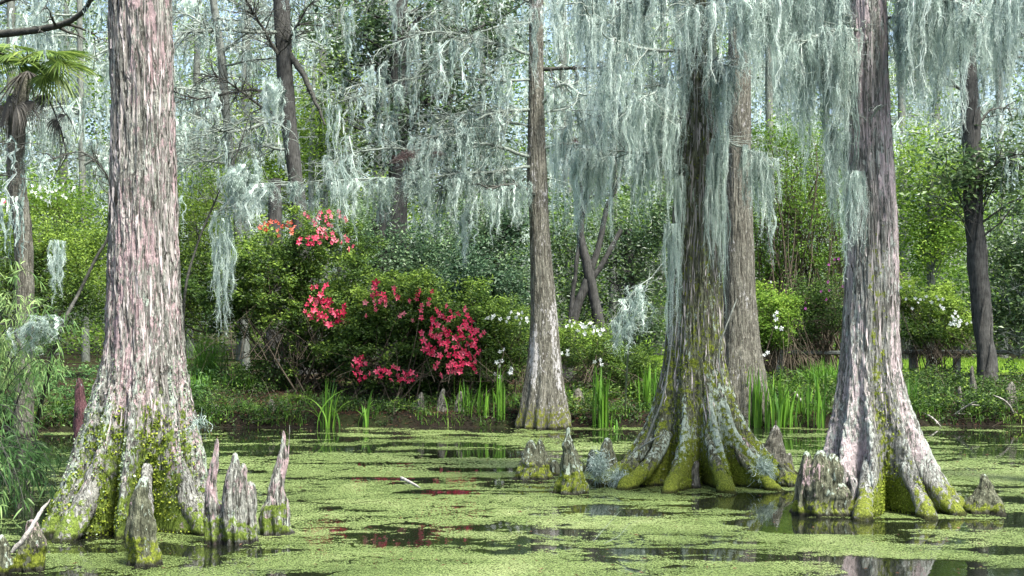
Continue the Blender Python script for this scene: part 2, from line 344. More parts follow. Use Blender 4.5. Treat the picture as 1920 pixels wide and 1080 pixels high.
rl_ = np.random.default_rng(19); g = Geo(); n = 1500; y = rl_.uniform(9, 26.2, n); x = rl_.uniform(-1, 1, n) * (y * .4 + 1.5); L_ = rl_.uniform(.015, .05, n); d_ = rl_.normal(0, 1, (n, 3)) * np.array([1, 1, .03])
leaves(g, stack3(x, y, rl_.uniform(.011, .016, n)), L_, L_ * .35, rl_, np.clip(rl_.normal(.65, .3, n), 0, 1), 2.5, dirs=d_); kind(g.build('floating_leaves', M['litter']), 'stuff')

# ------------------------------------------------------------------ trunks with buttresses
def bark_shape(th, z, R0, cx, cy, lobes, m0, hm, seed, bark=0.012, lump=0.02, mossf=None, vfall=1.3):
    """rings (z rows, theta columns) -> points, lobe strength and cavity"""
    zz, tt = np.meshgrid(z, th, indexing='ij')
    Rr = np.broadcast_to(R0[:, None], zz.shape)
    L = np.zeros_like(zz)
    for i, (deg, wdeg, s) in enumerate(lobes):
        c = np.radians(deg) + 0.16 * (vnoise(stack3(z * 1.5, 0 * z + i * 7.1, 0 * z), seed + 50) - 0.5)[:, None] * np.minimum(1, zz + 0.1)
        dl = (tt - c + np.pi) % (2 * np.pi) - np.pi
        if s < 0: L = L + s * np.exp(-(np.abs(dl) / np.radians(wdeg)) ** 2) * np.exp(-(np.maximum(zz, 0) / .8) ** 3); continue
        L = np.maximum(L, s * np.exp(-(np.abs(dl) / np.radians(wdeg)) ** 1.8))
    mm = m0 * np.exp(-(np.maximum(zz, 0) / hm) ** vfall) + 0.04
    r = Rr * (1 - mm + mm * L * 1.02)
    ct, st = np.cos(tt), np.sin(tt)
    k = 9.0
    wob = fbm(stack3(ct * 1.3, st * 1.3, zz * 0.9), 3, seed + 3) - 0.5
    r = r * (1 + 0.10 * wob)
    f = fbm(stack3(ct * Rr * 30 + 2 * wob, st * Rr * 30, zz * 2.2), 4, seed + 9)
    fur = 1 - np.abs(2 * f - 1) * 2.2
    lm = fbm(stack3(ct * Rr * 11, st * Rr * 11, zz * 9), 4, seed + 14) - 0.5
    base = np.exp(-np.maximum(zz, 0) / (hm * 1.1))
    r = r + bark * (fur - 0.5) + lump * lm * (0.35 + 1.3 * base)
    P = stack3(cx[:, None] + r * ct, cy[:, None] + r * st, zz)
    return P, zz, tt, L, f, lm
def prof(rows, d, ztop, taper):
    rows = sorted([(PZ(py, d), PX((a + b) / 2, d), (b - a) / 2 * d / FPX) for py, a, b in rows])
    z = np.array([r[0] for r in rows]); c = np.array([r[1] for r in rows]); r = np.array([r[2] for r in rows])
    slope = (c[-1] - c[-2]) / (z[-1] - z[-2])
    return np.append(z, ztop), np.append(c, c[-1] + 0.5 * slope * (ztop - z[-1])), np.append(r, r[-1] * taper)
def ringmesh(P, close=True):
    nz, nt, _ = P.shape
    i, j = np.meshgrid(np.arange(nz - 1), np.arange(nt), indexing='ij')
    q = np.stack([i * nt + j, i * nt + (j + 1) % nt, (i + 1) * nt + (j + 1) % nt, (i + 1) * nt + j], -1).reshape(-1, 4)
    return P.reshape(-1, 3), q
def smooth1(a, k):
    if k < 2: return a
    w = np.hanning(k + 2)[1:-1]; w /= w.sum(); return np.convolve(np.pad(a, k // 2, mode='edge'), w, mode='valid')[:len(a)]
def cypress(parent, rows, d, lobes, m0, hm, seed, mat, masks, segs=300, dz=0.016, ztop=13, taper=0.55, bark=0.012, lump=0.02, dense_to=5.2, tufts=(), sm=15, strips=0):
    z = np.concatenate([np.arange(-0.3, dense_to, dz), np.linspace(dense_to + 0.05, ztop, 60)])
    pz, pc, pr = prof(rows, d, ztop, taper)
    R0 = smooth1(np.interp(z, pz, pr), sm); cx = smooth1(np.interp(z, pz, pc), sm); cyy = np.full_like(z, d)
    th = np.linspace(0, 2 * np.pi, segs, endpoint=False)
    P, zz, tt, L, f, lm = bark_shape(th, z, R0, cx, cyy, lobes, m0, hm, seed, bark, lump)
    mk = masks(zz, tt, L, f, lm)
    P = P - np.array(parent.location)
    V, q = ringmesh(P); g = Geo(); g.add(V, q)
    o = g.build('trunk', mat, parent, True, mk)
    # leafy moss and lichen tufts growing on the bark
    rng = np.random.default_rng(seed)
    N = np.cross(np.gradient(P, axis=1), np.gradient(P, axis=0)); N = unit(N)
    for (name, mt, key, num, size) in tufts:
        w = np.clip(mk[key] - (0.45 if key == 'moss' else 0.22), 0, None) * (zz > -0.02) * (zz < dense_to)
        w = w * (fbm(stack3(np.cos(tt) * 3, np.sin(tt) * 3, zz * 4), 4, seed + 70) > 0.47 - .11 * hz(zz, .25, .7))
        w = w * np.broadcast_to(R0[:, None], w.shape); w = w.ravel(); w = w / w.sum()
        idx = rng.choice(len(w), num, p=w)
        C = P.reshape(-1, 3)[idx]; nn = N.reshape(-1, 3)[idx]
        if np.sum(nn * (C - C.mean(0))) < 0: nn = -nn
        C = C + nn * rng.uniform(0, size * 0.6, (num, 1)); tg = Geo()
        leaves(tg, C, size, size * 0.85, rng, np.clip(rng.normal(0.5, 0.22, num), 0, 1), 0.2, dirs=nn * 0.6 + rng.normal(size=(num, 3)) * 0.7 + np.array([0, 0, -0.25]))
        tg.build(name, mt, parent)
    if strips:
        rng2 = np.random.default_rng(seed + 5); nz, nt_ = P.shape[:2]; lim = int(np.searchsorted(z, dense_to)) - 32; i0 = rng2.integers(int(np.searchsorted(z, .7)), lim, strips); j0 = rng2.integers(0, nt_, strips); keep = rng2.random(strips) < np.clip((z[i0] - .4) / .8, .15, 1); i0, j0 = i0[keep], j0[keep]
        if np.sum(N[10] * (P[10] - P[10].mean(0))) < 0: N = -N
        k_ = 7; stp = rng2.integers(1, 5, len(i0)); dr = rng2.normal(0, .25, len(i0)); ii = i0[:, None] + stp[:, None] * np.arange(k_); jj = (j0[:, None] + np.round(dr[:, None] * np.arange(k_)).astype(int)) % nt_
        q_ = P[ii, jj]; nn = N[ii, jj]; tl = np.linspace(-1, 1, k_)[None, :, None]; off = rng2.uniform(.002, .006, (len(i0), 1, 1)) + rng2.uniform(0, .016, (len(i0), 1, 1)) * np.where(rng2.random((len(i0), 1, 1)) < .5, np.clip(tl, 0, 1), np.clip(-tl, 0, 1)) ** 2
        sd = unit(np.cross(nn, np.array([0, 0, 1.]))); wd = rng2.uniform(.004, .012, (len(i0), 1, 1)) * (1 - .8 * np.abs(tl) ** 3); sg = Geo(); ribbons(sg, q_ + nn * off, sd * wd, np.clip(rng2.normal(.5, .24, len(i0)), 0, 1)); sg.build('loose_bark', M['strip'], parent)
    return o, lambda zq: (np.interp(zq, z, cx), d, np.interp(zq, z, R0))

def hz(zz, a, b): return sstep(b, a, zz)              # 1 below a, 0 above b
def roots(parent, at, angs, mat, rng, reach=1.16, rise=.6, rad=.10, mossb=.5, extra=None, pale=.2):
    loc = np.array(parent.location); lst = []
    for a in angs:
        a = np.radians(a); x0, y0, r1 = at(rise); _, _, rb = at(0.0); c, s_ = np.cos(a), np.sin(a); k = reach * rng.uniform(.95, 1.1)
        lst.append([(x0 + c * r1 * .72, y0 + s_ * r1 * .72, rise), (x0 + c * (r1 * .5 + rb * .42), y0 + s_ * (r1 * .5 + rb * .42), rise * .42), (x0 + c * rb * k * .98, y0 + s_ * rb * k * .98, .04), (x0 + c * rb * k * 1.12, y0 + s_ * rb * k * 1.12, -.12)])
    for p in lst + list(extra or []):
        n = 34; ln = smooth_line(np.array(p), n); t = np.linspace(0, 1, n); g = Geo(); tubes(g, ln, rad * rng.uniform(.8, 1.15) * np.interp(t, [0, .25, .7, 1], [.55, .85, 1.0, .7]), 18)
        V = np.concatenate(g.V); f = fbm(V * np.array([26, 26, 7.]), 4, 3) - .5; ax = np.repeat(ln, 18, 0); V = V + unit(V - ax) * (f * .05 + (fbm(V * 9, 3, 8) - .5) * .05)[:, None]; g.V = [(V - loc).astype(np.float32)]
        z = V[:, 2]; up_ = unit(V - ax)[:, 2]
        g.build('root', M[mat], parent, True, dict(pink=.15 - .3 * (z < .2), pale=pale + .2 * sstep(.15, .4, z), moss=mossb * sstep(.55, .1, z) + .15 * up_))
left_cy = thing('bald_cypress', 'stout pink-lichened cypress with wide mossy base, largest trunk at the left', 'tree', (PX(247, 13.3), 13.3, 0))
def mk_left(zz, tt, L, f, lm):
    front = fbm(stack3(np.cos(tt) * 1.6, np.sin(tt) * 1.6, zz * 0.5), 3, 91)
    pink = 0.14 + 0.42 * sstep(0.38, 0.60, front) * (1 - hz(zz, 0.35, 1.4) * 0.6) + 0.1 * (L > .6) * hz(zz, .3, 1.3)
    pale = 0.15 + 0.25 * hz(zz, 1.2, 1.9) * sstep(0.3, 0.8, L)
    moss = 0.04 + 0.44 * hz(zz, 0.85, 1.7) + 0.26 * hz(zz, 0.1, 0.75) + 0.15 * (1 - L) * hz(zz, 1, 2) - 0.24 * sstep(.8, 1, L) * sstep(0.1, 0.5, zz)
    return dict(pink=pink, pale=pale, moss=moss)
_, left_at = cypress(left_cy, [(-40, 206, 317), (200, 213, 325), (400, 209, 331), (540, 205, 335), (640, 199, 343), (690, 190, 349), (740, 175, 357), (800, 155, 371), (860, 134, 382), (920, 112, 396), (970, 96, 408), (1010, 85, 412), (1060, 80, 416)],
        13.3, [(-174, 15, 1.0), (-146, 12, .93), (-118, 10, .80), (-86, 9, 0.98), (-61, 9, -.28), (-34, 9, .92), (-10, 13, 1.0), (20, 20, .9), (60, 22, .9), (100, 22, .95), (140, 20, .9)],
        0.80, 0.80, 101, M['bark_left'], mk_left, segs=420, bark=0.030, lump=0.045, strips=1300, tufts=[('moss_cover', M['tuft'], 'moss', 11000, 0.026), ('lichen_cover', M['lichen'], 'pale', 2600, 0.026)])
roots(left_cy, left_at, (-150, -122, -30, -8), 'bark_left', np.random.default_rng(61), 1.0, .75, .10, .62, [[(PX(272, 12.7), 12.75, .62), (PX(271, 12.3), 12.3, .34), (PX(269, 11.7), 11.7, .20), (PX(267, 11.2), 11.2, -.05)]], pale=-.28)
cen_cy = thing('bald_cypress', 'moss-darkened cypress with bright green buttress roots, hung with Spanish moss, right of centre', 'tree', (PX(1318, 17.2), 17.2, 0))
def mk_cen(zz, tt, L, f, lm):
    n = fbm(stack3(np.cos(tt) * 1.8, np.sin(tt) * 1.8, zz * 0.8), 3, 17)
    pale = 0.14 + 0.30 * sstep(.5, .62, n) * hz(zz, 1.5, 2.6) + 0.30 * sstep(.6, 1, L) * hz(zz, .9, 1.3) * sstep(.15, .5, zz) + 0.1 * hz(zz, 2, 3)
    moss = 0.34 + 0.16 * hz(zz, 1.2, 3.4) + 0.34 * hz(zz, .12, .75) - 0.2 * sstep(.85, 1, L) * sstep(.25, .5, zz) * hz(zz, .8, 1.4)
    return dict(pink=0 * zz - .2, pale=pale + .12 * (1 - hz(zz, 2.2, 3.4)), moss=moss)
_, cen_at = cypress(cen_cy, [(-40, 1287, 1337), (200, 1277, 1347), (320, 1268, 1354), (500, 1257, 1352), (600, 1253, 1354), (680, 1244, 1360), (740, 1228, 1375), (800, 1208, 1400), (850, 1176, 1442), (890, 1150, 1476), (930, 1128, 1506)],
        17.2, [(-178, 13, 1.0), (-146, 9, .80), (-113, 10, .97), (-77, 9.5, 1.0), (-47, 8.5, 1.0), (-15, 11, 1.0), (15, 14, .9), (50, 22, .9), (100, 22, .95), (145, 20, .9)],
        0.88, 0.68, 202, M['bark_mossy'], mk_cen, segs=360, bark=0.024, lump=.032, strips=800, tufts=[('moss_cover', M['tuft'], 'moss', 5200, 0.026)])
roots(cen_cy, cen_at, (-168, -140, -112, -79, -48, -22, -2), 'bark_mossy', np.random.default_rng(62), 1.0, .62, .095, .78)
right_cy = thing('bald_cypress', 'pink-lichened cypress with dark mossy centre stripe, tallest trunk near the right edge', 'tree', (PX(1645, 14.75), 14.75, 0))
def mk_right(zz, tt, L, f, lm):
    c = np.radians(-88) + 0.10 * np.sin(zz * 1.7); dl = np.abs((tt - c + np.pi) % (2 * np.pi) - np.pi)
    stripe = sstep(0.55, 0.22, dl) * hz(zz, 2.4, 3.6)
    n = fbm(stack3(np.cos(tt) * 1.7, np.sin(tt) * 1.7, zz * 0.7), 3, 57)
    side = np.abs((tt + np.radians(42) + np.pi) % (2 * np.pi) - np.pi)
    pink = 0.30 + 0.22 * sstep(.6, .2, side) + 0.40 * sstep(.40, .6, n) - 0.75 * stripe - 0.35 * hz(zz, .25, .6)
    pale = 0.33 + 0.17 * hz(zz, .7, 1.4) * sstep(.5, .9, L) - .3 * stripe
    moss = 0.06 + 0.36 * stripe + 0.55 * hz(zz, .12, .5) + 0.1 * (1 - L) * hz(zz, 1, 2)
    return dict(pink=pink, pale=pale, moss=moss)
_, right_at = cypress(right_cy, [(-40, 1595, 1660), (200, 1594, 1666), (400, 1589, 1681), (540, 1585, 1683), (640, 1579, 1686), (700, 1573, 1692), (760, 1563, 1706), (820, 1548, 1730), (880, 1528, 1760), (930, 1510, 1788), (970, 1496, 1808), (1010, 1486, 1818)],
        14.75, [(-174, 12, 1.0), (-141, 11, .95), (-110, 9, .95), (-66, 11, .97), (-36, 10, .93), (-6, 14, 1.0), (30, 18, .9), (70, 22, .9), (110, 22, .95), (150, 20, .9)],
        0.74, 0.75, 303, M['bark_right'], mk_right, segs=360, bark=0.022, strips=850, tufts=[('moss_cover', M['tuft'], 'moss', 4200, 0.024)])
roots(right_cy, right_at, (-165, -112, -66, -38, -12), 'bark_right', np.random.default_rng(63), 1.0, .6, .10, .62)
mid_cy = thing('bald_cypress', 'slim grey-brown cypress with white-speckled base standing at the far shore', 'tree', (PX(1017, 26.3), 26.3, 0))
def mk_mid(zz, tt, L, f, lm):
    n = fbm(stack3(np.cos(tt) * 1.5, np.sin(tt) * 1.5, zz * 0.8), 3, 27)
    pale = 0.18 + 0.45 * hz(zz, 1.5, 2.8) * sstep(.45, .6, n) * sstep(.3, .6, zz)
    return dict(pink=0 * zz - .2, pale=pale, moss=-0.1 + 0.55 * hz(zz, .25, .75) + .1 * hz(zz, 1, 2))
_, mid_at = cypress(mid_cy, [(-40, 992, 1018), (200, 991, 1020), (340, 988, 1026), (420, 993, 1029), (500, 995, 1035), (600, 995, 1045), (680, 989, 1053), (740, 979, 1060), (790, 966, 1070), (830, 960, 1075)],
        26.3, [(-170, 20, 1), (-130, 16, .9), (-100, 14, .95), (-68, 14, .9), (-35, 16, .95), (0, 20, 1), (60, 25, .9), (120, 25, .9)], 0.36, 0.7, 404, M['bark_brown'], mk_mid, segs=160, dz=0.03, ztop=17, dense_to=9, bark=0.014)
rear_cy = thing('bald_cypress', 'plain brown cypress standing directly behind the moss-hung centre-right trunk', 'tree', (PX(1390, 27.0), 27.0, 0.1))
_, rear_at = cypress(rear_cy, [(-40, 1368, 1405), (300, 1362, 1408), (400, 1358, 1411), (550, 1357, 1416), (640, 1353, 1424), (700, 1346, 1436), (760, 1338, 1446), (800, 1330, 1452)],
        27.0, [(-170, 22, 1), (-125, 18, .9), (-90, 16, .95), (-50, 18, .9), (-10, 20, 1), (60, 25, .9), (120, 25, .9)], 0.28, 0.8, 505, M['bark_brown'],
        lambda zz, tt, L, f, lm: dict(pink=0 * zz - .2, pale=0 * zz + 0.12, moss=-0.05 + 0.35 * hz(zz, 1.0, 2.4)), segs=160, dz=0.03, ztop=17, dense_to=9, bark=0.015)

# ------------------------------------------------------------------ cypress knees
knee_n = [0]
def knee(px, by, ty, wpx, label, mat='bark_left', lean=0.0, mossh=0.35, pink=0.0, pale=0.2, group=None, peaks=None, tip=0.28, pw=1.25, d=None, z0=0.0):
    """a knob of root rising from the water; peaks = extra fused columns (dx px, top px, width px, dy metres)"""
    knee_n[0] += 1; sd = 900 + knee_n[0] * 13; rng = np.random.default_rng(sd)
    d = d or (CAM_H - z0) * FPX / (by - HOR) + wpx * 0.4 / 200
    x0 = PX(px, d)
    g = Geo(); pk, pl, ms = [], [], []
    for (dx, tp, w, dy) in [(0, ty, wpx, 0)] + list(peaks or []):
        H = PZ(tp, d) - z0; Rb = w / 2 * d / FPX
        n = 60; t = np.linspace(-0.12, 1, n); tc = np.clip(t, 0, 1)
        R0 = Rb * (tip + .05 + (.95 - tip) * (1 - tc) ** pw) * np.sqrt(np.clip(1 - tc ** 4.5, 0, 1)) * (1 + .30 * (vnoise(stack3(t * 4.2, 0 * t + dx, 0 * t), sd + 2) - .5)) + 0.001
        z = z0 + t * H
        cx = x0 + dx * d / FPX + lean * H * tc ** 1.3 + 0.03 * H * np.sin(tc * 5 + sd); cyy = np.full(n, d + dy)
        lobes = [(a + rng.uniform(-14, 14), rng.uniform(18, 26), rng.uniform(.8, 1)) for a in np.arange(0, 360, 60) + rng.uniform(0, 60)]
        th = np.linspace(0, 2 * np.pi, 60, endpoint=False)
        P, zz, tt, L, f, lm = bark_shape(th, z, R0, cx, cyy, lobes, 0.36, H * 0.7, sd, 0.012, min(.07, Rb * .42))
        V, q = ringmesh(P); g.add(V - np.array([x0, d, z0]), q)
        hrel = (zz - z0)
        pk.append((pink + 0.12 * sstep(H * .3, H * .7, hrel)).ravel() + 0 * V[:, 0]); pl.append((pale + 0.35 * sstep(H * .82, H, hrel)).ravel())
        ms.append((-0.1 + 0.75 * sstep(H * mossh * 1.5, H * mossh * 0.5, hrel) - 0.35 * sstep(.05, 0, hrel)).ravel())
    o = g.build('cypress_knee', M[mat], None, True, dict(pink=np.concatenate(pk), pale=np.concatenate(pl), moss=np.concatenate(ms)))
    o.location = (x0, d, z0); return tag(o, label, 'cypress knee', group)
KG = 'cypress knees around the left cypress'; KC = 'cypress knees around the centre-right cypress'; KR = 'cypress knees around the right cypress'; KB = 'cypress knees on the far bank'
knee(267, 1066, 893, 66, 'broad ragged-topped knee standing in front of the big left cypress', 'bark_mossy', pale=.12, pink=.12, group=KG, tip=.45, pw=1.0, mossh=.42)
knee(402, 1022, 822, 46, 'tall straight pink-topped knee with bulbous tip right of the left cypress', pink=.36, group=KG, tip=.30, pw=1.5, peaks=[(6, 945, 44, .02)])
knee(436, 1024, 848, 44, 'greyish knobbly knee between the straight pink knee and its short neighbour', pink=.18, pale=.25, group=KG, tip=.55, pw=.8, peaks=[(14, 868, 34, .05)])
knee(466, 1020, 902, 46, 'shortest outer knee of the tight cluster right of the left cypress', pink=.15, pale=.22, group=KG, tip=.55, pw=.9)
knee(518, 1007, 806, 58, 'lone slender pink knee tipped with a brown knob, standing in open water', pink=.30, pale=.22, group=KG, tip=.20, pw=1.5, lean=.05, peaks=[(10, 797, 9, 0.0), (13, 935, 40, .03)])
knee(376, 985, 832, 24, 'thin grey knee half hidden by the left cypress buttress', pink=.3, pale=.35, group=KG, tip=.5, d=14.0)
knee(60, 1076, 974, 70, 'squat mossy knee with a pale stick leaning on it', 'bark_mossy', pale=.3, pink=.2, group=KG, tip=.35, mossh=.6)
knee(4, 1082, 1002, 44, 'small dark knee cut by the left picture edge', 'bark_mossy', pale=.25, group=KG, tip=.4, mossh=.3)
knee(140, 945, 708, 46, 'tall leaning knee with dark red lichen beside the left cypress', 'bark_red', pink=.55, pale=-.1, group=KG, tip=.42, lean=.06, mossh=.15, d=15.0)
knee(997, 901, 824, 76, 'broad two-peaked grey knee, leftmost of the central knees', 'bark_mossy', pale=.25, group=KC, tip=.34, mossh=.5, lean=.0, peaks=[(17, 823, 48, .03)])
knee(1040, 893, 862, 26, 'small dark stub between the two-peaked knee and the pointed knee', 'bark_mossy', pale=.1, group=KC, tip=.5, mossh=.3)
knee(1069, 929, 801, 66, 'sharp pointed grey knee, closest of the central knees', 'bark_mossy', pale=.3, group=KC, tip=.13, mossh=.45, pw=1.2)
knee(1110, 880, 843, 26, 'short brown knee tucked behind the moss-draped knee', 'bark_mossy', pale=.1, pink=.1, group=KC, tip=.45, mossh=.2)
knee(1139, 907, 820, 54, 'grey rounded knee draped with Spanish moss', 'bark_mossy', pale=.35, group=KC, tip=.36, mossh=.2)
knee(1187, 914, 854, 48, 'green mossy stub left of the centre-right buttresses', 'bark_mossy', pale=.05, group=KC, tip=.45, mossh=.95)
knee(1228, 912, 866, 50, 'low moss-cushioned lump against the centre-right trunk', 'bark_mossy', pale=.1, group=KC, tip=.6, mossh=.95, pw=.8)
knee(1304, 917, 864, 26, 'reddish bare stub between two centre-right buttresses', 'bark_brown', pale=.0, group=KC, tip=.5, mossh=.05)
knee(1452, 893, 796, 84, 'brown pointed knee with a thin nub behind the centre-right roots', 'bark_brown', pale=.05, group=KC, tip=.16, mossh=.3, peaks=[(0, 789, 9, 0), (28, 850, 40, .05)])
knee(1482, 914, 868, 70, 'low green root hump right of the centre-right roots', 'bark_mossy', pale=.1, group=KC, tip=.2, mossh=.8, lean=-.5)
knee(1536, 970, 843, 58, 'triple grey stump-like knee fused to the right cypress', 'bark_mossy', pale=.30, pink=.08, group=KR, tip=.62, pw=.8, mossh=.3, peaks=[(-24, 846, 40, .05), (24, 850, 48, .02), (38, 905, 50, .0)])
knee(1612, 968, 890, 74, 'slanting knee with green moss shoulder in front of the right cypress', 'bark_right', pale=.3, pink=.2, group=KR, tip=.22, mossh=.55, lean=-.22)
knee(1790, 962, 928, 28, 'tiny green knob between the right cypress and the cone-shaped knee', 'bark_mossy', pale=.05, group=KR, tip=.5, mossh=.9)
knee(1845, 966, 888, 88, 'lone dark cone-shaped knee nearest the right edge', 'bark_mossy', pale=.12, group=KR, tip=.08, mossh=.35, pw=1.0)
knee(510, 797, 748, 22, 'small brown knee on the far bank below the red azalea', 'bark_brown', pink=-.5, pale=-.5, group=KB, tip=.4, mossh=.25, d=26.9, z0=.1)
knee(405, 790, 758, 24, 'low dark knee on the bank behind the left cypress', 'bark_brown', pink=-.5, pale=-.5, group=KB, tip=.4, mossh=.1, d=27.2, z0=.2)
knee(1801, 785, 724, 24, 'thin brown knee with mossy foot on the right bank', 'bark_brown', pink=-.5, pale=-.5, group=KB, tip=.3, mossh=.4, d=27.4, z0=.1)
knee(1824, 725, 686, 14, 'slender reddish knee below the dark leaning tree', 'bark_brown', pink=-.5, pale=-.5, group=KB, tip=.4, mossh=.1, d=28.3, z0=.5)
knee(1085, 795, 728, 60, 'moss-footed brown stump on the bank right of the slim grey-brown cypress', 'bark_brown', pink=-.5, pale=-.5, group=KB, tip=.25, mossh=.8, d=27.2, z0=.1)
for x_, t_ in ((790, 735), (830, 728), (862, 733)):
    knee(x_, 795, t_, 26, 'dull brown knee in shade under the large red azalea blossoms', 'bark_brown', pink=-.5, pale=-.5, group='brown knees under the red azalea', tip=.4, mossh=.15, d=27.2, z0=.12)
knee(1895, 775, 715, 36, 'dark stump-like knee at the right edge of the far bank', 'bark_brown', pink=-.5, pale=-.5, group=KB, tip=.4, mossh=.2, d=27.5, z0=.2)

# ------------------------------------------------------------------ Spanish moss
def beard(n, L, width, rng, w, pts=12, cords=5, curl=0.62, curl_len=0.10):
    """a hanging tangle: a few wavy strings, most threads short curls growing from them; top at the origin"""
    g = Geo(); c0 = rng.normal(0, width, (cords, 2)); cl = L * rng.uniform(0.3, 1.0, cords); cl[0] = L
    ph = rng.uniform(0, 6.3, (cords, 4)); am = rng.uniform(.008, .028, (cords, 2)); ct_ = np.clip(rng.normal(.53, .27, cords), .0, 1.0)
    def core(k, z):                                     # string k at depth z below the top
        q = np.clip(z / L, 0, 1)
        return np.stack([c0[k, i] * (1 - .35 * q) * (.5 + .5 * sstep(0, .22, q)) + am[k, 0] * np.sin(z * 7 + ph[k, i]) + am[k, 1] * .6 * np.sin(z * 17 + ph[k, 2 + i]) + .03 * np.sin(z * 2.3 + ph[k, i]) for i in (0, 1)], -1)
    nl = int(n * (1 - curl)); k = rng.integers(0, cords, nl); t = np.linspace(0, 1, pts)[None]
    z0 = np.where(rng.random(nl) < .5, rng.uniform(0, .7, nl) * cl[k], 0); z1 = z0 + (cl[k] - z0) * rng.beta(2.2, 1.2, nl); z = z0[:, None] + (z1 - z0)[:, None] * t
    xy = core(np.repeat(k, pts), z.ravel()).reshape(nl, pts, 2) + rng.normal(0, width * .14, (nl, 1, 2)) + rng.uniform(.003, .010, (nl, 1, 1)) * np.stack([np.sin(z * rng.uniform(15, 45, (nl, 1)) + 6 * t), np.cos(z * rng.uniform(15, 45, (nl, 1)))], -1)
    P = np.concatenate([xy, -z[..., None]], -1); th = rng.uniform(0, np.pi, (nl, 1)) + 2.0 * t * rng.normal(0, 1, (nl, 1))
    ribbons(g, P, stack3(np.cos(th), np.sin(th), 0 * th) * (w * (1 - .7 * t ** 2) * rng.choice([.6, .8, 1., 1.5], (nl, 1)))[..., None], np.clip(ct_[k] + rng.normal(0, .17, nl), 0, 1))
    nc = n * 2 - nl; k = rng.integers(0, cords, nc); z = cl[k] * rng.beta(1.0, 1.25, nc); m_ = 7; A = np.concatenate([core(k, z) + rng.normal(0, width * .10, (nc, 2)), -z[:, None]], 1)
    a = rng.uniform(0, 6.28, (nc, 1)) + np.cumsum(rng.normal(0, .55, (nc, m_)), 1) + rng.choice([-.35, 0, .35], (nc, 1)) * np.arange(m_); e = rng.normal(-.5, .6, (nc, 1)) + np.cumsum(rng.normal(0, .4, (nc, m_)), 1)
    st = curl_len / m_ * rng.uniform(.5, 1.4, (nc, 1)); D = stack3(np.cos(a) * np.cos(e), np.sin(a) * np.cos(e), np.sin(e) - .25) * st[..., None]; P = A[:, None] + np.cumsum(D, 1) - D[:, :1]
    S = unit(rng.normal(0, 1, (nc, 1, 3))) * (w * .8 * (1 - .6 * np.linspace(0, 1, m_)[None, :, None])); ribbons(g, P, S, np.clip(ct_[k] + .06 + rng.normal(0, .2, nc), 0, 1)); return g
rngm = np.random.default_rng(77)
BEARD = {}
for cls, (n, L, wd, w, cords) in {'S': (130, 0.6, 0.055, 0.0024, 4), 'M': (200, 1.15, 0.080, 0.0023, 5), 'L': (310, 2.0, 0.105, 0.0023, 6)}.items():
    BEARD[cls] = [(beard(n, L, wd, rngm, w, 13, cords), L) for _ in range(5)]
BMESH = {c: [g_.mesh('moss_' + {'S': 'short', 'M': 'medium', 'L': 'long'}[c], M['moss']) for g_, _ in v] for c, v in BEARD.items()}
FAR_BEARD = [beard(38, 1.0, 0.075, rngm, 0.0075, 8, 4, 0.45, .09) for _ in range(6)]
moss_rest = Geo(); moss_count = [0]
def hang(P, length, zone, label, rng, as_thing=True, sx=1.0):
    cls = 'S' if length < 0.8 else 'M' if length < 1.5 else 'L'
    i = int(rng.integers(0, 5)); gm, L = BEARD[cls][i]; s = length / L; a = rng.uniform(0, 6.28); w = sx * rng.uniform(0.8, 1.35)
    if as_thing:
        moss_count[0] += 1
        o = link('spanish_moss', BMESH[cls][i], None, P); o.rotation_euler = (0, 0, a); o.scale = (w, w, s); tag(o, label, 'Spanish moss', zone)
    else:
        ca, sa = np.cos(a), np.sin(a)
        moss_rest.merge(gm, np.array([[ca * w, -sa * w, 0], [sa * w, ca * w, 0], [0, 0, s]]), P, rng.normal(0, 0.06))

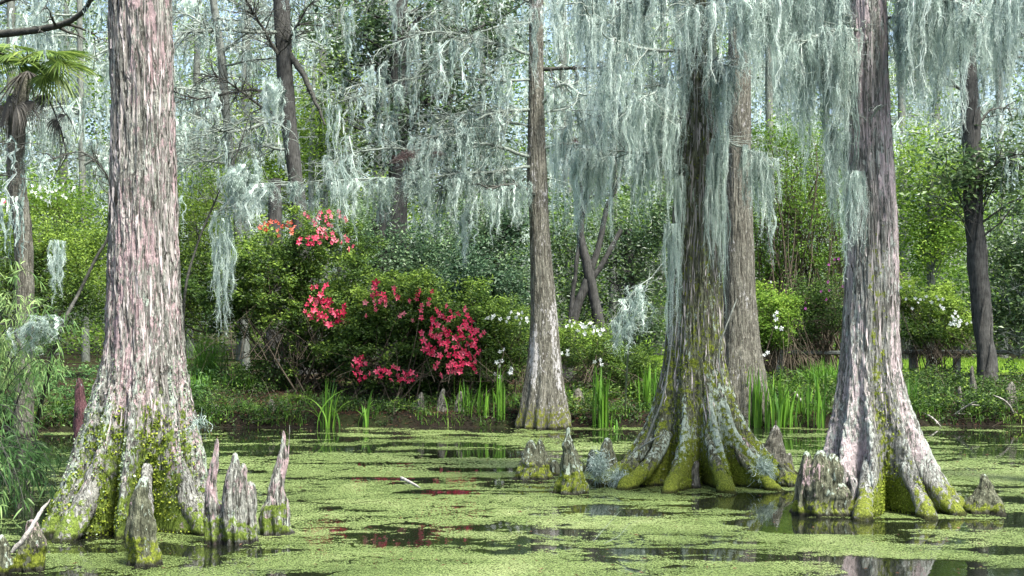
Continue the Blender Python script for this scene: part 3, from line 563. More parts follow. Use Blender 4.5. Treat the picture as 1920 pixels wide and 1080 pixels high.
# ------------------------------------------------------------------ branches
def twigs(geo, main, rng, n1, len1, r1, n2=5, droop=0.12, flat=0.6, k2=3, sub_len=0.45):
    """side twigs and finer twiglets along a branch; returns points to hang moss from"""
    main = np.asarray(main); m = len(main)
    tpos = rng.uniform(0.12, 1.0, n1) * (m - 1.001); i = tpos.astype(int); u = (tpos - i)[:, None]
    A = main[i] * (1 - u) + main[i + 1] * u; T = unit(main[i + 1] - main[i])
    side = unit(np.cross(T, np.array([0, 0, 1.0]))); up = np.cross(side, T)
    sg = rng.choice([-1, 1], (n1, 1)); ph = rng.normal(0, flat, (n1, 1))
    D = unit(T * rng.uniform(0.4, 1.1, (n1, 1)) + side * sg * np.cos(ph) * 0.9 + up * np.sin(ph))
    L = (len1 * rng.uniform(0.35, 1.1, n1) * (1.1 - 0.5 * tpos / m))[:, None, None]
    t = np.linspace(0, 1, 7)[None, :, None]
    wob = np.cumsum(rng.normal(0, 0.05, (n1, 7, 3)), 1) * np.array([1, 1, 1]) * L
    P = A[:, None] + D[:, None] * L * t + wob * t - np.array([0, 0, 1]) * droop * L * t ** 2
    tubes(geo, P, r1 * (1 - 0.75 * t[..., 0]) * np.ones((n1, 1)), 4, rng.uniform(.3, .7, n1))
    pts = [P[:, 3], P[:, -1]]
    if n2:
        j = np.repeat(np.arange(n1), n2); tt = rng.uniform(0.15, 1, len(j)) * 5.999; i = tt.astype(int); u = (tt - i)[:, None]
        A = P[j, i] * (1 - u) + P[j, i + 1] * u
        D = unit(D[j] * 0.7 + rng.normal(0, 0.7, (len(j), 3)))
        L2 = L[j] * sub_len * rng.uniform(0.3, 1.1, (len(j), 1, 1)); t = np.linspace(0, 1, 5)[None, :, None]
        P2 = A[:, None] + D[:, None] * L2 * t + np.cumsum(rng.normal(0, 0.06, (len(j), 5, 3)), 1) * L2 - np.array([0, 0, 1]) * 0.15 * L2 * t ** 2
        tubes(geo, P2, r1 * 0.5 * (1 - 0.7 * t[..., 0]) * np.ones((len(j), 1)), 3, rng.uniform(.3, .7, len(j)))
        pts.append(P2[:, -1])
    return np.concatenate(pts)
def branch(tree, at, pix, d_tip, rng, r0=0.03, n1=16, len1=0.6, mat='twig', d0=None, n2=5, wiggle=0.03):
    """a limb of `tree` from its trunk through picture points; depth runs from trunk to d_tip"""
    d0 = d0 or tree.location.y
    n = len(pix); dd = np.linspace(d0, d_tip, n)
    pts = np.array([W(px, py, q) for (px, py), q in zip(pix, dd)])
    if at is not None: pts[0] = at(pts[0][2])[:2] + (pts[0][2],)
    ln = smooth_line(pts, 8 * (n - 1) + 1); L = np.linalg.norm(ln[-1] - ln[0])
    ln[1:] += (np.cumsum(rng.normal(0, 1, (len(ln) - 1, 3)), 0) * wiggle * 0.35 * min(1, L / 2))
    loc = np.array(tree.location); g = Geo()
    tubes(g, ln - loc, np.linspace(r0, r0 * 0.22, len(ln)), 7)
    pts = twigs(g, ln - loc, rng, n1, len1, r0 * 0.30 + 0.0015, n2)
    g.build('branch', M[mat], tree, True)
    return ln, pts + loc

def moss_on(hosts, n, rng, zone, label, Lmin, Lmax, d_lim=None, top=0.5, pts_share=0.5, as_thing=True, sx=1.0):
    for _ in range(n):
        ln, pts = hosts[rng.integers(0, len(hosts))]
        if rng.random() < pts_share: P = pts[rng.integers(0, len(pts))]
        else:
            t = rng.uniform(0.08, 0.999) * (len(ln) - 1); i = int(t); P = ln[i] * (1 - t + i) + ln[i + 1] * (t - i) if i + 1 < len(ln) else ln[-1]
        q = (P[0] * FPX / P[1] + 960.0)
        if 1590 < q < 1685 and P[1] < 14.75: continue                       # leave the pink trunk bare
        if 1268 < q < 1350 and P[1] < 17.2 and rng.random() < .5: continue
        Ln = rng.uniform(Lmin, Lmax) * rng.uniform(0.5, 1.0)
        hang(P, Ln, zone, label, rng, as_thing and moss_count[0] < 285, sx)

rb = np.random.default_rng(11)
# --- centre-right cypress: limbs carrying the thick curtain
hA = [branch(cen_cy, cen_at, p, dt, rb, r, 22, 0.7) for p, dt, r in [
    ([(1315, 70), (1280, 92), (1200, 85), (1140, 70), (1095, 30)], 16.2, .030),
    ([(1312, -40), (1230, -70), (1120, -40), (1020, -25)], 16.6, .04),
    ([(1312, -90), (1240, -20), (1150, 10), (1070, 5)], 18.2, .035),
    ([(1310, 120), (1240, 165), (1190, 195)], 15.9, .022),
    ([(1308, 190), (1240, 215), (1130, 215), (1060, 240)], 18.0, .028),
    ([(1308, 265), (1240, 285), (1150, 285), (1080, 275)], 16.8, .022)]]
hB = [branch(cen_cy, cen_at, p, dt, rb, r, 20, 0.6) for p, dt, r in [
    ([(1315, -60), (1340, -60), (1400, -50), (1440, -40)], 15.9, .035),
    ([(1315, 0), (1345, 5), (1420, 10), (1490, 25)], 16.3, .03),
    ([(1312, 100), (1340, 115), (1400, 130)], 16.2, .022),
    ([(1312, 40), (1300, 20), (1310, 10)], 16.0, .025),
    ([(1316, 235), (1360, 262), (1410, 280), (1440, 300)], 16.6, .018),
    ([(1312, -100), (1400, -70), (1480, -50), (1560, -40)], 17.6, .04)]]
hC = [branch(right_cy, right_at, p, dt, rb, r, 22, 0.6) for p, dt, r in [
    ([(1625, -50), (1540, -60), (1460, -40), (1390, -10)], 14.0, .035),
    ([(1625, -10), (1570, -30), (1510, -20), (1470, 10)], 15.6, .03),
    ([(1628, 60), (1590, 60), (1540, 70), (1500, 95)], 14.2, .022)]]
hD = [branch(right_cy, right_at, p, dt, rb, r, 22, 0.6) for p, dt, r in [
    ([(1630, -60), (1720, -70), (1820, -40), (1930, -5)], 14.2, .035),
    ([(1632, -20), (1700, -40), (1760, -20), (1830, 20)], 13.6, .03),
    ([(1632, 40), (1700, 30), (1760, 40), (1800, 60)], 15.2, .022)]]
hY = [branch(right_cy, right_at, [(1630, 232), (1596, 212), (1578, 185), (1566, 130)], 14.3, rb, .026, 10, .35), branch(right_cy, right_at, [(1622, 240), (1640, 212), (1655, 196)], 14.2, rb, .014, 5, .25)]
edge_cy = thing('bald_cypress', 'cypress just outside the right edge whose dark twiggy limbs reach into view', 'tree', (PX(2110, 16.5), 16.5, 0))
_, edge_at = cypress(edge_cy, [(-40, 2085, 2135), (400, 2078, 2142), (700, 2066, 2156), (800, 2050, 2175), (930, 2010, 2215)], 16.5, [(a, 18, .95) for a in range(0, 360, 40)], 0.4, 0.7, 606, M['bark_right'], mk_right, segs=120, dz=0.03)
hE = [branch(edge_cy, edge_at, p, dt, rb, .022, 16, 0.5, 'twig_dark') for p, dt in [
    ([(2110, 90), (1990, 80), (1880, 62), (1790, 40)], 15.4), ([(2110, 150), (1990, 125), (1900, 103), (1850, 84), (1790, 62)], 15.8), ([(2110, -10), (1960, -20), (1850, 0)], 15.6)]]
# --- slim far-shore cypress
hM = [branch(mid_cy, mid_at, p, dt, rb, r, n1, l1, mt) for p, dt, r, n1, l1, mt in [
    ([(1010, 130), (1060, 130), (1110, 132), (1160, 124)], 25.6, .045, 10, .7, 'twig_dark'),
    ([(1008, 205), (1055, 162), (1095, 184), (1140, 176)], 25.4, .04, 12, .8, 'twig'),
    ([(1006, 215), (1060, 200), (1110, 160), (1150, 150)], 27.2, .025, 12, .8, 'twig'),
    ([(1003, 368), (985, 352), (955, 342), (915, 347)], 24.8, .05, 8, .6, 'twig_dark'),
    ([(1005, 285), (1070, 265), (1140, 285), (1200, 310)], 25.8, .035, 14, .8, 'twig')]]
hM2 = [branch(mid_cy, mid_at, p, dt, rb, r * .7, 44, 1.1, 'twig_mid') for p, dt, r in [
    ([(1005, 300), (900, 272), (800, 285), (700, 290), (600, 325)], 24.3, .05),
    ([(1005, 205), (930, 210), (850, 240), (760, 275)], 25.0, .055),
    ([(1005, 105), (900, 75), (800, 62), (700, 90)], 25.2, .05),
    ([(1005, 40), (930, 50), (870, 78), (800, 120)], 24.6, .04),
    ([(1003, 240), (900, 215), (800, 218), (690, 245)], 26.4, .035),
    ([(1005, 10), (900, -30), (760, -20), (640, 20)], 25.6, .05),
    ([(1005, 150), (920, 150), (830, 130), (740, 150), (640, 180)], 24.8, .04),
    ([(1003, 320), (930, 330), (860, 350), (810, 355)], 25.6, .03)]]
hM3 = [branch(mid_cy, mid_at, [(1005, 310), (900, 325), (780, 335), (640, 338), (480, 350)], 23.6, rb, .032, 60, .8, 'twig_mid')]

zc = 'Spanish moss curtain left of the centre-right cypress'
moss_on(hA, 80, rb, zc, 'pale Spanish moss strand in the thick curtain just left of the moss-darkened cypress', 0.7, 1.9)
moss_on(hB, 48, rb, 'Spanish moss veil over the centre-right trunk', 'Spanish moss strand veiling the upper trunk of the moss-darkened cypress', 0.6, 1.6)
moss_on(hC, 44, rb, 'Spanish moss between the centre-right and right cypresses', 'long Spanish moss strand hanging between the moss-darkened and the pink-lichened right cypress', 0.8, 2.0)
moss_on(hD, 46, rb, 'Spanish moss right of the right cypress', 'Spanish moss strand hanging just right of the pink-lichened right cypress', 0.6, 1.7)
moss_on(hE, 18, rb, 'Spanish moss at the right edge', 'Spanish moss strand on dark twigs at the right edge', 0.5, 1.4)
moss_on(hY, 10, rb, 'Spanish moss on the forked snag', 'Spanish moss tuft hanging from the forked snag of the right cypress', 0.3, 1.0, pts_share=0.3)
moss_on(hM3, 30, rb, 'Spanish moss fringe above the red azalea', 'Spanish moss strand in the fringe above the red azalea blossoms', 0.5, 1.1, pts_share=.25, sx=1.7)
for hs, n, a, b in ((hA, 75, .3, 1.6), (hB, 34, .4, 1.3), (hC, 52, .4, 1.7), (hD, 56, .3, 1.4), (hM2, 60, .4, 1.6), (hM, 40, .4, 1.3), (hM3, 25, .3, .9), (hE, 20, .3, .9)):
    moss_on(hs, n, rb, '', '', a, b, as_thing=False, sx=1.0 if hs not in (hM, hM2, hM3) else 1.3)
# --- moss clinging to trunks
def moss_down(x0, y0, x1, y1, at, dfront, n, L, rng, zone, label, jx=6):
    for i in range(n):
        t = rng.random(); px = x0 + (x1 - x0) * t + rng.normal(0, jx); py = y0 + (y1 - y0) * t
        hang(W(px, py, dfront), rng.uniform(.5, 1) * L, zone, label, rng, True)
def single(px, py, d, L, label, sx, n=3, tree=None):
    """one named clump: several bundles joined in one mesh"""
    rng = np.random.default_rng(int(px * 7 + py)); g = Geo()
    for i in range(n):
        gm, L0 = BEARD['M'][int(rng.integers(0, 5))]; s = L / L0 * rng.uniform(.7, 1); a = rng.uniform(0, 6.28); w = sx * rng.uniform(.8, 1.2)
        g.merge(gm, np.array([[np.cos(a) * w, -np.sin(a) * w, 0], [np.sin(a) * w, np.cos(a) * w, 0], [0, 0, s]]), (rng.normal(0, (.05 if n > 3 else .02) * sx), rng.normal(0, .03), -rng.uniform(0, .35) * L * (i > 0)))
    o = g.build('spanish_moss', M['moss']); o.location = W(px, py, d); return tag(o, label, 'Spanish moss')
single(1576, 215, 14.5, 1.15, 'heavy dark-streaked Spanish moss mass draped below the fork of the right cypress', .95, 6)
single(1598, 320, 14.32, .95, 'Spanish moss sheet clinging down the left face of the right cypress', .8, 5)
single(1350, 300, 16.8, 1.4, 'long rope of Spanish moss down the right flank of the moss-darkened cypress', .5, 4)
single(1335, 250, 16.75, 1.4, 'bright Spanish moss tress over the upper face of the moss-darkened cypress', .9, 5)
single(1270, 330, 16.7, 1.65, 'green-grey Spanish moss sleeve on the left flank of the moss-darkened cypress', .8, 5)
for px, py, L in ((1205, 535, .7), (1185, 560, .75), (1165, 590, .6), (1195, 565, .6), (1152, 600, .45)):
    hang(W(px, py, 24.5), L * 1.25, 'Spanish moss drape over the bare sapling', 'Spanish moss strand of the slanting drape left of the green-rooted cypress', np.random.default_rng(px), True, 2.0)

# ------------------------------------------------------------------ leafy plants
def clump_leaves(g, C, rc, per, L, Wd, rng, tint_c, squash=0.7, up=0.6):
    """leaf clumps: per leaves scattered round each centre"""
    n = len(C); k = np.repeat(np.arange(n), per)
    off = rng.normal(0, 1, (len(k), 3)) * np.array([1, 1, squash]) * np.asarray(rc)[k][:, None] * 0.55
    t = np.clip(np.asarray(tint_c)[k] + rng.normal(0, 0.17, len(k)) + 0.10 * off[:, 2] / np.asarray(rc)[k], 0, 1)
    leaves(g, C[k] + off, L, Wd, rng, t, up)
def ellipsoid_clumps(els, n, rng, fill=0.35):
    """points in a union of ellipsoids (cx,cy,cz,rx,ry,rz), biased to the shell"""
    els = np.asarray(els, float); v = els[:, 3] * els[:, 5]; k = rng.choice(len(els), n, p=v / v.sum())
    d = unit(rng.normal(size=(n, 3))); r = (1 - fill * rng.random(n) ** 1.5) * (0.5 + 0.95 * vnoise(d * 3.0 + k[:, None] * 5, 3))
    return els[k, :3] + d * r[:, None] * els[k, 3:], k
def stems(g, base, tips, rng, r0=0.02, bend=0.3, spread=0.15, k=4):
    n = len(tips); t = np.linspace(0, 1, 8)[None, :, None]
    B = np.asarray(base) + rng.normal(0, 1, (n, 3)) * np.array([spread, spread, 0.0])
    mid = B * 0.45 + tips * 0.55 + rng.normal(0, 0.12, (n, 3)) * np.linalg.norm(tips - B, axis=1, keepdims=True); mid[:, 2] += bend * 0.15
    P = (1 - t) ** 2 * B[:, None] + 2 * t * (1 - t) * mid[:, None] + t ** 2 * tips[:, None]
    P[:, 1:] += np.cumsum(rng.normal(0, 0.012, (n, 7, 3)), 1)
    tubes(g, P, r0 * (1 - 0.75 * t[..., 0]) * rng.uniform(.5, 1.1, (n, 1)), k, rng.uniform(.3, .7, n)); return P
def bush(name, label, cat, px, d, els_px, ncl, per, L, Wd, mat, rng, tint=(0.25, 0.75), rc=0.22, nst=26, group=None, stem_mat='stem', fill=0.4, zb=None, basespread=0.25, up=0.6, dcen=None, r0=0.02):
    x0 = PX(px, d); zb = float(ground_z(np.array([x0]), np.array([d]))[0]) - 0.03 if zb is None else zb
    o = thing(name, label, cat, (x0, d, zb), group)
    sc = d / FPX; els = [((ex - px) * sc, ey, PZ(ez, d) - zb, rx * sc, ry, rz * sc) for ex, ez, rx, rz, ey, ry in els_px]
    C, k = ellipsoid_clumps(els, ncl, rng, fill); C[:, 2] = np.maximum(C[:, 2], 0.08)
    g = Geo(); zmin, zmax = C[:, 2].min(), C[:, 2].max()
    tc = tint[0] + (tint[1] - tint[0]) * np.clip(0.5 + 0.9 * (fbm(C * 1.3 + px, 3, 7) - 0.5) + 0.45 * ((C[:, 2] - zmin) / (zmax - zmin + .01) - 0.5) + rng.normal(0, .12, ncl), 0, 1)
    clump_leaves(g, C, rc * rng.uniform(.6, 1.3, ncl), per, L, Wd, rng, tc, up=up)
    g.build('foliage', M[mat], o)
    g = Geo(); idx = rng.choice(ncl, min(nst, ncl), replace=False); stems(g, (0, 0, 0), C[idx], rng, r0, spread=basespread)
    idx = rng.choice(ncl, min(nst * 3, ncl), replace=False)
    j = rng.integers(0, ncl, len(idx)); mid = C[idx] * 0.7 * np.array([1, 1, 1]); stems(g, (0, 0, C[:, 2].mean() * 0.35), C[idx], rng, r0 * 0.4, spread=basespread * 2)
    g.build('stem', M[stem_mat], o, True)
    return o
# blossoms: a five-petalled trumpet, meshes shared
def blossom_geo(rng, dia, off=0.0):
    g = Geo(); r = dia / 2
    for i in range(5):
        a = i * 1.2566 + rng.normal(0, .08); ca, sa = np.cos(a), np.sin(a); l = r * rng.uniform(.9, 1.1)
        u = np.array([ca, sa, 0]); v = np.array([-sa, ca, 0]); n = np.array([0, 0, 1.0])
        pts = [n * -r * .35, u * l * .55 + v * r * .30 + n * r * .14, u * l + n * (-.02 + rng.normal(0, .1)) * r, u * l * .55 - v * r * .30 + n * r * .14]
        g.add(np.array(pts), [[0, 1, 2, 3]], np.clip(.5 + off + rng.normal(0, .22), 0, 1))
    for i in range(4):
        a = rng.uniform(0, 6.28); t = np.array([np.cos(a) * .2, np.sin(a) * .2, .6]) * r; w = np.array([.03, .02, 0]) * r
        g.add(np.array([-w, w, t + w, t - w]), [[0, 1, 2, 3]], 1.0)
    return g
BL = {}
rq = np.random.default_rng(3)
for c in ('red', 'pinkred', 'orange', 'white', 'purple'):
    BL[c] = [blossom_geo(rq, 1.0, o_).mesh('blossom', M[c]) for o_ in (-.3, 0, .15, .35)]
def blossoms(o, groups, rng, ):
    """groups: (px, py, spread x, spread y, count, colour, diameter, depth)"""
    loc = np.array(o.location)
    for px, py, sx, sy, n, c, dia, d in groups:
        put = []; sx *= 1.15; sy *= 1.18
        for i in range(n):
            for _ in range(30):
                q = rng.uniform(-1, 1, 2)
                if q @ q < 1 and all((q[0] - w[0]) ** 2 * sx * sx + (q[1] - w[1]) ** 2 * sy * sy > (dia * FPX / d * 0.55) ** 2 for w in put): break
            put.append(q)
            P = W(px + q[0] * sx, py + q[1] * sy, d + rng.uniform(-.12, .12)) - loc
            b = link('blossom', BL[c][int(rng.integers(0, 4))], o, P)
            s = dia * (.82 if c == 'white' else .98) * rng.uniform(.75, 1.15); b.scale = (s, s, s)
            b.rotation_euler = (R(90) + rng.normal(0, .5), rng.uniform(0, 6.28), rng.normal(0, .6))
ra = np.random.default_rng(21)
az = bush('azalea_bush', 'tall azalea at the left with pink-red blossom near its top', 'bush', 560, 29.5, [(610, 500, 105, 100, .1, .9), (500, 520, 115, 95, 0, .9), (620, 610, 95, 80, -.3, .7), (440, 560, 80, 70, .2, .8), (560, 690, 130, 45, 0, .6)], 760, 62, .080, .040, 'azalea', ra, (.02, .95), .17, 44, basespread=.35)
blossoms(az, [(612, 408, 44, 15, 15, 'pinkred', .125, 28.7), (612, 440, 22, 18, 12, 'pinkred', .13, 28.6), (640, 458, 20, 13, 7, 'pinkred', .125, 28.6), (578, 453, 20, 7, 7, 'red', .14, 28.6), (522, 427, 32, 14, 16, 'orange', .12, 28.7),
             (598, 560, 18, 28, 13, 'red', .17, 28.4), (618, 588, 30, 22, 16, 'red', .18, 28.3), (575, 585, 12, 12, 4, 'red', .14, 28.5), (640, 600, 16, 10, 4, 'red', .15, 28.4)], ra)
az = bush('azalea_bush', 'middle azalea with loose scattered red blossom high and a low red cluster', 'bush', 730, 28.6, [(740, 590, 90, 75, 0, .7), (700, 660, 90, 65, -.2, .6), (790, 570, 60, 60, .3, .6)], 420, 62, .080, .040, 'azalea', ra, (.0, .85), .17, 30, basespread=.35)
blossoms(az, [(722, 548, 26, 20, 10, 'red', .17, 27.9), (745, 580, 60, 22, 12, 'pinkred', .14, 27.9), (790, 548, 24, 14, 5, 'red', .13, 28.0), (676, 690, 18, 20, 11, 'red', .16, 27.6), (738, 702, 40, 14, 17, 'red', .15, 27.5), (700, 566, 20, 8, 4, 'pinkred', .13, 27.9)], ra)
az = bush('azalea_bush', 'azalea with the densest large cluster of red blossom, right of the middle azalea', 'bush', 850, 28.4, [(850, 635, 75, 75, 0, .6), (890, 590, 45, 60, .3, .5), (810, 700, 90, 45, 0, .5)], 300, 62, .080, .040, 'azalea', ra, (.0, .8), .17, 26, basespread=.3)
blossoms(az, [(842, 605, 38, 34, 22, 'red', .17, 27.7), (815, 640, 24, 34, 17, 'red', .17, 27.6), (862, 650, 36, 40, 24, 'red', .17, 27.6), (838, 690, 22, 14, 8, 'pinkred', .15, 27.6), (893, 630, 14, 16, 5, 'red', .15, 27.7), (885, 685, 12, 16, 6, 'red', .14, 27.7)], ra)
az = bush('azalea_bush', 'white azalea left of the slim grey-brown cypress, below the lone red bloom', 'bush', 950, 28.8, [(945, 620, 60, 60, 0, .6), (930, 690, 50, 50, -.2, .5)], 170, 100, .055, .028, 'azalea', ra, (.15, .75), .2, 18)
blossoms(az, [(958, 592, 30, 10, 10, 'white', .14, 28.0), (918, 597, 6, 5, 2, 'white', .16, 28.0), (988, 605, 12, 6, 3, 'white', .12, 28.0), (940, 660, 7, 6, 2, 'white', .13, 27.9), (938, 684, 8, 8, 3, 'white', .15, 27.9), (957, 694, 5, 4, 2, 'white', .15, 27.9), (934, 704, 6, 4, 2, 'white', .13, 27.9)], ra)
az = bush('azalea_bush', 'white azalea right of the slim grey-brown cypress, in front of dark forked stems', 'bush', 1100, 28.8, [(1095, 650, 60, 45, 0, .6), (1170, 690, 60, 40, 0, .5)], 150, 90, .055, .028, 'azalea', ra, (.25, .9), .2, 20)
blossoms(az, [(1068, 608, 10, 5, 4, 'white', .13, 28.0), (1100, 616, 20, 9, 8, 'white', .17, 28.0), (1126, 620, 8, 8, 3, 'white', .14, 28.0), (1058, 658, 8, 8, 3, 'white', .12, 28.0), (1120, 680, 8, 6, 3, 'white', .13, 27.9)], ra)
az = bush('azalea_bush', 'bright-leaved azalea with a few white blooms right of the plain brown cypress', 'bush', 1450, 30.0, [(1462, 600, 26, 30, -.2, .5), (1435, 560, 22, 30, .2, .5), (1440, 640, 36, 26, 0, .5), (1478, 570, 18, 20, .1, .4), (1425, 610, 20, 40, 0, .5)], 120, 60, .075, .038, 'fresh', ra, (.0, .75), .18, 26)
blossoms(az, [(1455, 592, 6, 8, 3, 'white', .12, 29.2), (1461, 614, 6, 4, 2, 'white', .14, 29.2), (1436, 660, 5, 6, 3, 'white', .14, 29.2), (1447, 528, 3, 4, 1, 'white', .12, 29.2)], ra)
az = bush('azalea_bush', 'broad low white azalea between the right cypress and the dark leaning tree', 'bush', 1750, 32.5, [(1750, 575, 50, 26, 0, .7), (1690, 555, 30, 36, .2, .6), (1805, 605, 34, 26, 0, .6), (1720, 620, 50, 22, -.2, .6), (1780, 630, 40, 18, .2, .6), (1770, 545, 22, 16, .3, .5)], 230, 60, .078, .038, 'azalea', ra, (.3, 1.1), .18, 34)
blossoms(az, [(1695, 540, 14, 4, 3, 'white', .11, 31.6), (1750, 560, 22, 6, 7, 'white', .13, 31.6), (1765, 573, 5, 5, 2, 'white', .15, 31.5), (1710, 570, 20, 12, 4, 'white', .10, 31.6), (1792, 600, 8, 12, 8, 'white', .15, 31.6), (1808, 606, 12, 5, 4, 'white', .12, 31.6)], ra)
cam_b = bush('camellia_bush', 'dark glossy camellia with one red bloom behind the white azalea', 'bush', 930, 31.5, [(920, 560, 70, 70, 0, .8), (880, 530, 60, 60, .2, .8), (960, 640, 50, 60, 0, .6)], 260, 70, .09, .045, 'blue_leaf', ra, (.05, .6), .28, 18)
blossoms(cam_b, [(927, 582, 1, 1, 1, 'red', .15, 30.5)], ra)

# ------------------------------------------------------------------ iris and grass clumps along the shore
def blades(g, base, n, h, w, rng, lean=0.25, spread=0.10, tint=(.3, .9), seg=8):
    B = np.asarray(base) + rng.normal(0, 1, (n, 3)) * np.array([spread, spread, 0])
    a = rng.uniform(0, 6.28, n); dirv = stack3(np.cos(a), np.sin(a), 0 * a)
    ln = np.abs(rng.normal(0, lean, n))[:, None, None]; hh = (h * rng.uniform(.55, 1.05, n))[:, None, None]; t = np.linspace(0, 1, seg)[None, :, None]
    P = B[:, None] + np.array([0, 0, 1.]) * hh * (t - 0.5 * ln * t ** 2.5) + dirv[:, None] * hh * ln * t ** 2
    th = a + rng.normal(1.57, .6, n); s = stack3(np.cos(th), np.sin(th), 0 * th)[:, None]
    ribbons(g, P, s * (w * rng.uniform(.6, 1.1, (n, 1, 1)) * np.minimum(1, (1 - t) * 3 + .04) * (0.6 + .4 * np.minimum(1, t * 6))), rng.uniform(*tint, n))
ri = np.random.default_rng(31)
def iris(px, by, ty, n, label, lean=.12, spread=.10, w=.016, d=None, cat='iris', name='iris_clump', mat='iris', tint=(.3, .95), group='iris clumps along the far shore', z0=None):
    d = d or min(CAM_H * FPX / (by - HOR), 27.2); x = PX(px, d)
    z0 = max(-.05, float(ground_z(np.array([x]), np.array([d]))[0])) if z0 is None else z0
    if cat == 'iris': n = int(n * .85); w *= 1.05; lean = lean * 1.3 + .03; tint = (.0, .65)
    g = Geo(); blades(g, (0, 0, 0), n, (by - ty) * d / FPX * 1.1, w, ri, lean, spread, tint)
    o = g.build(name, M[mat]); o.location = (x, d, z0); return tag(o, label, cat, group)
iris(618, 803, 708, 34, 'spiky dark-green iris clump with arching outer blades below the red azalea', .30, .10)
iris(685, 803, 728, 12, 'small leaning iris tuft right of the spiky dark-green clump', .35, .05, .02)
iris(866, 800, 722, 16, 'narrow iris tuft below the densest red azalea, left of its neighbours', .16, .10)
iris(893, 800, 722, 8, 'thin iris tuft second in the row left of the slim grey-brown cypress', .10, .05)
iris(911, 800, 735, 10, 'short upright iris tuft third in the row left of the slim grey-brown cypress', .08, .04)
iris(937, 800, 698, 16, 'tallest iris tuft just left of the slim grey-brown cypress', .07, .05)
iris(1128, 803, 684, 34, 'bright upright iris clump right of the slim grey-brown cypress', .07, .07, .022)
iris(1150, 806, 770, 16, 'short splayed iris blades at the foot of the bright upright clump', .7, .08)
iris(1218, 785, 696, 30, 'iris clump just left of the green-rooted cypress', .08, .10, .02)
iris(1385, 795, 700, 34, 'dense iris clump in front of the plain brown cypress', .08, .10, .022)
iris(1420, 802, 690, 20, 'tall narrow iris clump right of the plain brown cypress', .06, .06, .022)
iris(1452, 803, 695, 36, 'broad iris clump with blades reaching into the pond', .10, .14, .02)
iris(1535, 803, 690, 20, 'iris tuft with a tall single blade left of the right cypress', .10, .06)
iris(1512, 800, 745, 16, 'low iris tuft between the broad clump and the right cypress', .15, .08)
iris(1698, 785, 715, 24, 'iris tuft tucked behind the right cypress', .12, .08)
iris(1402, 800, 700, 22, 'iris clump against the right foot of the plain brown cypress', .10, .08, .02)
iris(1478, 802, 706, 24, 'iris clump right of the broad clump, nearest the low tuft', .12, .10, .02)
iris(1250, 790, 712, 16, 'few iris blades touching the left roots of the green-rooted cypress', .12, .08, .018)
GT = 'grassy tufts on the bank'
for px, by, ty, d, n, lab in ((1215, 745, 690, 28.5, 160, 'spidery pale grass mound beside the left roots of the green-rooted cypress'), (1545, 740, 672, 28.8, 420, 'soft dark-green grass mound behind the right cypress'), (1495, 750, 705, 28.2, 140, 'small grass tuft right of the rear brown cypress'),
                         (385, 720, 620, 30.5, 260, 'tall bright grass behind the left cypress'), (1060, 735, 690, 27.9, 60, 'strappy grass tuft at the right foot of the slim grey-brown cypress'), (360, 745, 700, 28.6, 150, 'shaded grass tuft touching the left cypress outline'), (455, 730, 690, 29.5, 160, 'grass tuft under the tall azalea')):
    iris(px, by, ty, n, lab, .75, .20, .008, d, 'grass', 'grass_tuft', 'iris', (.0, .6), GT)

# ------------------------------------------------------------------ trees behind the shore
rt = np.random.default_rng(41)
def trunk_line(parent, rows, d, mat, ztop=None, k=12, rough=0.06, name='trunk', zb=None):
    """a tapered trunk following picture rows (py, left, right)"""
    rows = sorted(rows, key=lambda r: -r[0])
    pts = [(PX((a + b) / 2, d), d, PZ(py, d)) for py, a, b in rows]; rad = [(b - a) / 2 * d / FPX for _, a, b in rows]
    x0, z0 = pts[0][0], pts[0][2]
    gz = float(ground_z(np.array([x0]), np.array([d]))[0]) - .1 if zb is None else zb
    if z0 > gz: pts.insert(0, (x0 + (x0 - pts[1][0]) * .15, d, gz)); rad.insert(0, rad[0] * 1.25)
    if ztop: pts.append((pts[-1][0] + (pts[-1][0] - pts[-2][0]) * .5, d, ztop)); rad.append(rad[-1] * .5)
    n = 60; ln = smooth_line(pts, n); rr = np.interp(np.linspace(0, len(rad) - 1, n), np.arange(len(rad)), rad)
    g = Geo(); L = ln - np.array(parent.location); tubes(g, L, rr, k)
    V = np.concatenate(g.V); V = V + (fbm(V * np.array([9, 9, 3.0]), 3, 5)[:, None] - .5) * rough * np.array([1, 1, 0]); g.V = [V.astype(np.float32)]
    g.build(name, M[mat], parent, True)
    return ln, rr
def at_line(ln): return lambda z: (np.interp(z, ln[:, 2], ln[:, 0]), ln[0, 1])
